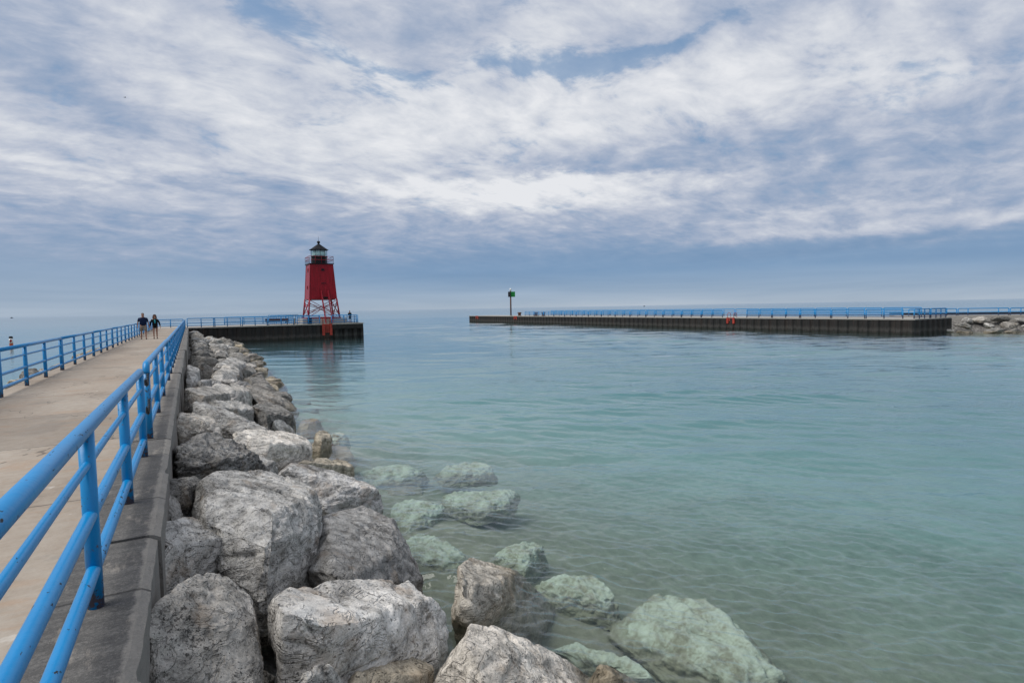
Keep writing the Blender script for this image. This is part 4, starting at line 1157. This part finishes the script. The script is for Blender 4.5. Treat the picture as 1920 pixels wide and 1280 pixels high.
# ================================================================== RIPRAP: the stones that can be told apart
# label, material, finish, back edge, top front edge, foot ((height above slope), (col, row[, height]) ...)
G_R = 'boulders heaped along the near pier'
ROCKS = [
 ('pale boulder with a slot in its top, lowest against the coping', 'rock', (7, 1.0, 18, 0), dict(
   back=[.55, (284, 1150), (326, 1112), (364, 1087), (395, 1074), (419, 1072), (443, 1080)], ridge=[.50, (460, 1107), (467, 1135), (430, 1130), (270, 1200)],
   front=[.02, (482, 1180), (466, 1225), (474, 1300), (500, 1400), (250, 1420), (256, 1290)])),
 ('white flat topped block wedged between coping and the biggest boulder', 'rock_pale', (7, .9, 20, 0), dict(
   back=[.42, (298, 986), (340, 976), (386, 971), (400, 976)], ridge=[.40, (407, 1000), (412, 1013), (296, 1030)], front=[-.05, (411, 1068), (384, 1082), (353, 1096), (319, 1120), (284, 1138)])),
 ('biggest boulder, grey with dark hollowed front, mid slope', 'rock', (7, 1.1, 15, .1), dict(
   back=[.62, (377, 908), (405, 889), (436, 881), (481, 880), (515, 882), (545, 891), (572, 908)], ridge=[.72, (400, 965, .62), (445, 962), (494, 992), (540, 968), (590, 930, .62), (597, 950, .55)],
   front=[.0, (346, 955, .45), (350, 929, .5), (594, 978, .5), (590, 1011, .38), (578, 1042, .2), (549, 1088), (508, 1137), (478, 1145), (440, 1090), (418, 1020, .2)])),
 ('smooth slate grey slab with cracks, leaning right of the biggest boulder', 'rock_slate', (7, .7, 20, .3), dict(
   back=[.42, (628, 946), (653, 938), (683, 943), (711, 948), (728, 962)], ridge=[.42, (610, 962), (622, 1010, .40), (640, 1090, .30), (745, 987, .40), (757, 1011, .38)],
   front=[.0, (768, 1036, .25), (778, 1066, .12), (792, 1086), (756, 1095), (704, 1100), (611, 1100), (572, 1082), (584, 1034), (596, 1005, .2)])),
 ('big white block with rust patches, lying across the bottom of the heap', 'rock_pale', (7, .9, 17, 0), dict(
   back=[.42, (536, 1100), (545, 1089), (570, 1086), (632, 1096), (701, 1096), (721, 1086), (776, 1084), (807, 1093), (824, 1107)],
   ridge=[.50, (487, 1183), (520, 1192), (590, 1192), (687, 1168), (745, 1142), (843, 1122, .42)], front=[.05, (481, 1205, .3), (854, 1168, .2), (848, 1192), (832, 1216), (816, 1236), (756, 1243), (687, 1258), (600, 1268), (545, 1280), (515, 1290), (494, 1255)])),
 ('brown grey rounded rock half under water right of the white block', 'rock_drab', (7, .8, 12, .1), dict(
   back=[.32, (835, 1096), (868, 1068), (893, 1052), (914, 1047), (944, 1052), (972, 1072)], ridge=[.05, (875, 1105, .34), (930, 1088, .36), (992, 1092, .10), (1016, 1106, -.05)],
   front=[-.30, (1050, 1135, -.36), (1010, 1185), (930, 1210), (850, 1190)], low=-.8)),
 ('white peaked boulder at the bottom edge beside the water', 'rock_pale', (7, .9, 15, 0), dict(
   back=[.55, (847, 1194), (859, 1174), (876, 1164), (893, 1167, .52), (910, 1181, .48), (952, 1200, .40), (999, 1221, .34), (1041, 1230, .3)],
   ridge=[.42, (880, 1215, .5), (930, 1250), (1079, 1243, .22), (1104, 1264, .16)], front=[.0, (834, 1226, .3), (824, 1265), (815, 1330), (900, 1420), (1120, 1380), (1120, 1285)])),
 ('tan rock breaking the surface at the bottom edge, right of peaked boulder', 'rock_tan', (6, .9, 12, 0), dict(
   back=[.25, (1096, 1251), (1117, 1246), (1155, 1252), (1188, 1266)], ridge=[.2, (1130, 1275), (1204, 1285)], front=[-.1, (1090, 1300), (1150, 1340), (1220, 1320)], low=-.8)),
 ('smooth tan rock tucked under the big white block', 'rock_tan', (6, .6, 12, .2), dict(
   back=[.12, (660, 1262), (687, 1248), (738, 1238), (776, 1231), (812, 1240)], ridge=[.15, (640, 1275), (700, 1275), (790, 1265)], front=[-.2, (620, 1340), (700, 1380), (812, 1340)], low=-.6)),
 ('small white stone at the bottom edge in front of the white block', 'rock_pale', (6, .8, 16, 0), dict(
   back=[.42, (570, 1262), (594, 1250), (611, 1244), (623, 1249)], ridge=[.40, (600, 1270), (548, 1282)], front=[.1, (640, 1282), (660, 1340), (540, 1350)])),
 ('small grey stone squeezed between coping and biggest boulder', 'rock_slate', (6, .8, 12, .2), dict(
   back=[.45, (301, 930), (309, 916), (326, 924)], ridge=[.42, (338, 945), (345, 975), (310, 960)], front=[.1, (345, 985), (298, 985), (294, 960)])),
 ('dark rough rock against coping behind the small grey stone', 'rock_dark', (6, 1.1, 14, .4), dict(
   back=[.50, (314, 884), (330, 886), (343, 893), (379, 903)], ridge=[.46, (318, 912), (345, 925), (368, 915)], front=[.1, (340, 955), (318, 930), (380, 950)])),
 ('dark layered boulder with bedding ledges, against the coping', 'rock_dark', (7, 1.2, 16, 1.2), dict(
   back=[.52, (319, 826), (331, 809), (360, 806), (379, 812), (405, 819), (420, 819), (434, 826), (453, 838), (472, 853)], ridge=[.55, (322, 850), (380, 852), (425, 862), (487, 865, .4)],
   front=[.1, (314, 884), (496, 882), (468, 886), (439, 884), (400, 896), (360, 902), (340, 896)])),
 ('thin tan slab poking out between layered boulder and long pale boulder', 'rock', (6, 1.0, 16, .5), dict(
   back=[.32, (465, 850), (492, 855), (501, 861), (515, 866)], ridge=[.28, (480, 866), (505, 876)], front=[.0, (522, 882), (492, 890), (476, 880)])),
 ('long pale boulder shaped like a loaf, end overhanging the water', 'rock_pale', (7, .8, 11, 0), dict(
   back=[.50, (433, 817), (439, 811), (463, 807), (487, 807), (511, 813), (540, 811), (564, 813), (578, 820)], ridge=[.52, (445, 825), (500, 828), (545, 835), (585, 834, .45)],
   front=[.12, (584, 850, .3), (576, 857), (559, 860), (540, 856), (516, 862), (501, 864), (482, 855), (458, 840), (437, 826, .3)])),
 ('long pale edged slab slanting down from the coping towards the water', 'rock', (7, .9, 15, .3), dict(
   back=[.48, (362, 757), (374, 752), (391, 756), (405, 765), (429, 775), (453, 782), (477, 792), (499, 804), (508, 811)], ridge=[.45, (380, 768), (420, 786), (460, 797)],
   front=[.05, (496, 813), (468, 811), (434, 816), (415, 816), (404, 790), (372, 770)])),
 ('pale rounded rock with a pitted face, touching the coping', 'rock_pale', (7, 1.0, 12, 0), dict(
   back=[.50, (338, 772), (347, 766), (367, 766), (389, 773)], ridge=[.48, (342, 785), (370, 785), (403, 786), (411, 800)], front=[.1, (414, 812), (396, 819), (362, 808), (340, 808), (331, 797, .3)])),
 ('small pale pyramid shaped stone at the waterline behind the loaf boulder', 'rock_pale', (6, .8, 18, 0), dict(
   back=[.42, (504, 786, .3), (516, 778), (528, 781)], ridge=[.38, (520, 790)], front=[.0, (489, 798), (541, 793), (553, 813), (530, 815), (511, 815)])),
 ('broad dark rock with an undercut right face, behind the pyramid stone', 'rock_dark', (7, 1.1, 15, .3), dict(
   back=[.52, (472, 766), (479, 762), (492, 753), (511, 756), (535, 766), (547, 778)], ridge=[.48, (480, 778), (505, 772), (540, 785, .35)], front=[.0, (555, 792), (552, 804), (520, 806), (494, 796), (474, 786)])),
 ('flat dark ledge of rock behind the long pale edged slab', 'rock', (6, 1.0, 16, .4), dict(
   back=[.50, (393, 755), (420, 753), (449, 752), (476, 756)], ridge=[.48, (400, 763), (440, 764), (474, 770)], front=[.1, (478, 786), (450, 785), (425, 777), (404, 766)])),
 ('small tan stone with a hole, standing in the shallows', 'rock_tan', (6, 1.0, 14, 0), dict(
   back=[.40, (590, 818), (597, 809), (609, 807), (619, 813)], ridge=[.34, (600, 818), (620, 824)], front=[.02, (585, 838), (600, 838), (623, 830)], low=-.9)),
 ('long tan rock lying flat along the waterline', 'rock_tan', (6, .8, 12, .2), dict(
   back=[.26, (520, 864), (540, 857), (564, 859), (587, 860), (611, 861), (647, 864), (662, 874)], ridge=[.24, (540, 866), (600, 868), (655, 874)], front=[-.12, (665, 888), (640, 895), (600, 893), (540, 890)], low=-.8)),
 ('long speckled grey rock pointing at the water right of the biggest boulder', 'rock', (7, 1.0, 15, .2), dict(
   back=[.48, (513, 867), (530, 868), (564, 877), (607, 879), (635, 886), (664, 898), (695, 911), (716, 922)], ridge=[.45, (555, 885), (610, 898), (660, 915), (721, 931, .32)],
   front=[.02, (716, 944, .15), (690, 950), (643, 945), (611, 955), (590, 925), (550, 902)])),
 ('flat topped grey block with deep shadow beneath, against the wall', 'rock_slate', (6, .9, 18, .3), dict(
   back=[.52, (341, 730), (352, 726), (385, 725), (424, 732)], ridge=[.50, (350, 738), (375, 746), (430, 739)], front=[.1, (431, 756), (396, 757), (372, 758), (350, 765), (343, 748, .3)])),
 ('wide flat boulder with dark front, mid slope behind the flat block', 'rock', (6, 1.0, 15, .3), dict(
   back=[.50, (369, 723), (392, 722), (424, 721), (446, 721), (463, 724)], ridge=[.48, (400, 728), (431, 736), (468, 733)], front=[.1, (476, 739), (463, 757), (432, 757), (400, 745)])),
 ('long dark rock sloping straight into the water, low and wedge shaped', 'rock_dark', (6, 1.0, 16, .3), dict(
   back=[.40, (463, 724), (486, 721), (502, 732), (525, 740)], ridge=[.36, (480, 732), (515, 745), (549, 758, .2)], front=[.0, (562, 770), (549, 776), (520, 764), (494, 756), (466, 755)])),
 ('rounded boulder with striped face, largest on the middle of the slope', 'rock', (6, .9, 13, .3), dict(
   back=[.55, (410, 693), (424, 690), (436, 684), (444, 686), (449, 696)], ridge=[.50, (415, 698), (440, 696)], front=[.1, (448, 715), (436, 722), (411, 724), (396, 718), (397, 704)])),
 ('grey boulder leaning on the wall above the flat block', 'rock', (6, 1.0, 13, .1), dict(
   back=[.52, (350, 687), (356, 684), (366, 685), (374, 694)], ridge=[.48, (356, 696), (372, 700)], front=[.1, (374, 710), (369, 724), (350, 726), (347, 705)])),
 ('broad humped boulder behind the striped one', 'rock', (6, 1.0, 12, .2), dict(
   back=[.52, (396, 688), (417, 677), (430, 670), (449, 671), (463, 682)], ridge=[.45, (420, 683), (450, 680)], front=[.1, (467, 695), (458, 702), (444, 694), (420, 694), (400, 694)])),
 ('dark rounded rock near the water, right of humped boulder', 'rock_dark', (6, .9, 12, .1), dict(
   back=[.45, (458, 694), (466, 682), (478, 691)], ridge=[.4, (466, 690), (480, 698)], front=[.0, (484, 707), (471, 712), (460, 708)])),
 ('brown rock jutting out into the water, farther one', 'rock_dark', (6, .9, 12, .1), dict(
   back=[.40, (480, 691), (492, 688), (503, 693)], ridge=[.35, (490, 694), (508, 699)], front=[-.05, (514, 704), (500, 708), (482, 708)], low=-.8)),
 ('dark low wedge of rock at the waterline below the dark rounded rock', 'rock_dark', (6, 1.0, 14, .2), dict(
   back=[.40, (455, 708), (471, 708), (488, 707), (499, 713)], ridge=[.36, (470, 715), (505, 725)], front=[.0, (526, 740), (517, 743), (500, 735), (470, 727), (452, 720)])),
 ('small stone wedged beside the striped boulder', 'rock', (5, 1.0, 12, .1), dict(
   back=[.42, (372, 715), (385, 710), (396, 713)], ridge=[.4, (380, 718)], front=[.1, (398, 722), (378, 724), (371, 720)])),
]
for i, (lab, mt_, (sub, rgh, crisp, strata), spec) in enumerate(ROCKS):
    P = block(spec['back'], spec['ridge'], spec['front'], spec.get('low', -.45))
    tag(boulder('boulder', P, sub, 11 + i, M[mt_], rgh, crisp, strata), lab, 'boulder', G_R)

# stones under the clear water
SUNK = [
 ('pale submerged stone, small and flat, beside half sunken brown rock', -.45, [(1008, 1088), (1060, 1077), (1110, 1080), (1140, 1095), (1157, 1116), (1140, 1132), (1090, 1112), (1020, 1106)]),
 ('largest submerged boulder, pale green, at lower middle of the water', -.75, [(1170, 1165), (1185, 1120), (1205, 1102), (1280, 1108), (1340, 1130), (1380, 1170), (1440, 1208), (1468, 1240), (1400, 1264), (1350, 1264), (1290, 1235), (1200, 1190)]),
 ('bright submerged slab, square ended, out from the speckled rock', -.75, [(836, 925), (870, 918), (920, 920), (968, 918), (955, 935), (915, 957), (860, 948)]),
 ('submerged rounded slab touching the cracked slate slab', -.5, [(724, 948), (760, 938), (800, 936), (832, 948), (800, 975), (760, 992), (745, 975)]),
 ('faint submerged stone between bright slab and the brown rock', -.9, [(930, 1028), (970, 1018), (1010, 1012), (1018, 1025), (985, 1060), (955, 1050)]),
 ('submerged slanting slab at the foot of the slate grey slab', -.4, [(752, 1000), (800, 1000), (850, 1020), (888, 1052), (850, 1062), (790, 1046), (758, 1030)]),
 ('submerged pale stone beyond the tip of the speckled rock', -.55, [(664, 888), (700, 876), (760, 870), (790, 878), (770, 893), (710, 902)]),
 ('distant submerged pale stone, long and narrow', -1.0, [(815, 875), (860, 868), (910, 870), (935, 878), (900, 886), (840, 884)]),
 ('submerged pale ledge at the foot of the white peaked boulder', -.3, [(1000, 1212), (1060, 1205), (1130, 1222), (1200, 1250), (1245, 1282), (1180, 1262), (1090, 1238)]),
 ('submerged tan slab under the end of the loaf boulder', -.10, [(575, 855), (587, 838), (611, 836), (650, 836), (660, 848), (647, 858), (611, 861)]),
 ('just covered tan stone near pyramid stone, with ripples over it', -.03, [(554, 796), (566, 789), (590, 785), (602, 787), (590, 797), (570, 800)]),
 ('submerged stone beside small tan stone with a hole', -.15, [(620, 815), (640, 810), (652, 817), (640, 828), (622, 828)]),
]
for i, (lab, z, out) in enumerate(SUNK):
    if z < -.2: z = -.83 - .10 * (z + .6)
    else: z -= .06
    P = [at_bed(u, v, z) for u, v in out]; P = np.array(P); c = P.mean(0)
    top = c + (P - c) * .72; top[:, 2] += .06
    bot = c + (P - c) * 1.22; bot[:, 2] -= .40
    P[:, 2] -= .05
    tag(boulder('submerged_boulder', np.vstack([P, top, bot]), 6, 81 + i, M['sunk' if z < -.2 else 'rock_tan'], 2.2 if z < -.2 else .8, 14, .1), lab, 'boulder', 'boulders under the clear water')

rs_ = random.Random(8)
for i in range(30):
    y = 5.0 + i * 1.75 + rs_.uniform(-.5, .5); x = 3.55 + max(0, (y - 24) / 56) * 1.5 + rs_.uniform(.1, 1.5); z = -.78 - (x - 3.3) * .20 + rs_.uniform(-.10, .05)
    if y < 11 or i % 2: continue
    a_ = rs_.uniform(.45, .85)
    P = np.array([(x + a_ * math.cos(q) * rs_.uniform(.8, 1.2), y + a_ * math.sin(q) * rs_.uniform(.6, .9), z + rs_.uniform(-.1, .05)) for q in np.arange(0, 6.28, .7)])
    P = np.vstack([P, P * [1, 1, 1] - [0, 0, .5], P.mean(0) + (P - P.mean(0)) * .6 + [0, 0, .1]])
    tag(boulder('submerged_boulder', P, 5, 130 + i, M['sunk' if i % 3 else 'rock_tan'], .9, 14, .1), 'dim submerged stone at the foot of the heap, %s along from the camera' % ('last' if i >= 30 else ORD[i]), 'boulder', 'boulders under the clear water')

# the rest of the heap out to the platform, rank by rank
rnd = random.Random(21)
def random_boulder(c, size, flat, sub, seed, mat, rz):
    rs = np.random.RandomState(seed)
    P = rs.normal(size=(13, 3)); P /= np.linalg.norm(P, axis=1)[:, None]
    P *= rs.uniform(.82, 1.1, (13, 1)); P = P * np.array([size, size * rs.uniform(.55, .85), size * flat])
    t1, t2 = rs.uniform(-.3, .3, 2)
    c1, s1 = math.cos(t1), math.sin(t1)
    P = P @ np.array([[c1, 0, s1], [0, 1, 0], [-s1, 0, c1]]).T
    cz, sz = math.cos(rz), math.sin(rz)
    P = P @ np.array([[cz, -sz, 0], [sz, cz, 0], [0, 0, 1]]).T
    return boulder('boulder', P + np.array(c), sub, seed, mat, 1.0, 15, rs.uniform(0, .4))
mats = ['rock', 'rock_dark', 'rock_dark', 'rock_slate', 'rock', 'rock_dark']
tone = {'rock': 'mottled grey', 'rock_dark': 'dark', 'rock_slate': 'slate grey', 'rock_pale': 'pale', 'rock_tan': 'tan'}
rows = []
y = 80.6
while y > 27.5:
    rows.append(y); y -= 1.75 if y < 60 else 2.0
seed = 300
for k, y in enumerate(rows):
    wid = 3.5 + 1.6 * max(0, (y - 28) / 50)
    cols = [('next to the wall', .55), ('upper middle', .55 + (wid - .4) * .33), ('lower middle', .55 + (wid - .4) * .66), ('at the waterline', wid)]
    for nm, x in cols:
        seed += 1
        x += rnd.uniform(-.25, .25); yy = y + rnd.uniform(-.5, .5)
        sl = 1.32 - 1.45 * (x - .2) / (wid - .1)
        s_ = rnd.uniform(.66, 1.0)
        mt_ = rnd.choice(mats if y < 38 else ['rock_dark', 'rock_dark', 'rock_slate', 'rock'])
        if nm == 'at the waterline': mt_ = rnd.choice(['rock_dark', 'rock_tan', 'rock_dark'])
        o = random_boulder((x, yy, sl - .12 + rnd.uniform(-.12, .16)), s_, rnd.uniform(.5, .72), 5, seed, M[mt_], rnd.uniform(-.5, .8))
        tag(o, '%s boulder %s, %s rank back from the lighthouse platform' % (tone[mt_], nm, ORD[k] if k < 30 else 'last'), 'boulder', G_R)
# nearer stones filling the heap below and behind those in front
for (x, y, z, s_, mt_, lab) in [(.15, 2.2, 1.15, .55, 'rock', 'boulder mostly below the bottom edge beside the coping'), (2.0, 2.4, .2, .8, 'rock', 'boulder below the bottom edge near the water'),
                                (.9, 4.2, .45, .5, 'rock_dark', 'dark stone deep in the gap under the white block'), (1.9, 8.4, .35, .6, 'rock_dark', 'dark stone hidden behind slate grey slab'),
                                (.5, 24.6, 1.1, .7, 'rock', 'grey boulder by the wall behind the leaning one'), (3.0, 25.5, .25, .8, 'rock_dark', 'dark boulder at the waterline behind the brown jutting rock'),
                                tuple(at_slope(494, 1190, -.55)) + (.42, 'rock_dark', 'dark stone low in the gap left of the big white block'), tuple(at_slope(470, 1260, -.5)) + (.40, 'rock_dark', 'dark stone low in the gap at the bottom edge, right of slotted boulder'),
                                (1.5, 26.0, .8, .8, 'rock', 'grey boulder behind the broad humped one')]:
    seed += 1
    tag(random_boulder((x, y, z), s_, .6, 6, seed, M[mt_], .3), lab, 'boulder', G_R)
# lake side of the pier: only the tops show over the edge
for k, y in enumerate([20.5, 24.0, 26.2, 28.5, 31.0, 33.4, 36.0, 38.6, 41.5, 44.5, 48, 52, 56, 60, 65, 70, 75]):
    seed += 1; mt_ = rnd.choice(['rock', 'rock_dark', 'rock_tan'])
    s_ = rnd.uniform(.75, 1.05)
    o = random_boulder((-4.95 + rnd.uniform(-.25, .2), y, 1.35 + rnd.uniform(-.1, .2)), s_, .62, 5, seed, M[mt_], rnd.uniform(1.0, 2.0))
    tag(o, '%s boulder showing under the lake side railing, %s from the camera' % (tone[mt_], ORD[k]), 'boulder', 'boulders on the lake side of the pier')
# stones at the foot of the shore wall on the right
k = 0
for s_ in range(12):
    for d_, zc, nm in ((1.0, 1.35, 'top row'), (2.6, .75, 'middle row'), (4.2, .1, 'waterline row')):
        seed += 1; a = .6 + 2.05 * s_ + rnd.uniform(-.3, .3)
        x, y = 80.3 + a * .60 - d_ * .80, 38.2 - a * .80 - d_ * .60
        mt_ = rnd.choice(['rock', 'rock_dark', 'rock_dark', 'rock_slate'])
        o = random_boulder((x, y, zc + rnd.uniform(-.1, .15)), rnd.uniform(.85, 1.25), rnd.uniform(.36, .50), 5, seed, M[mt_], th + rnd.uniform(-.3, .3))
        tag(o, '%s boulder below the shore wall, %s, %s from the far pier' % (tone[mt_], nm, ORD[s_]), 'boulder', 'boulders below the shore wall')
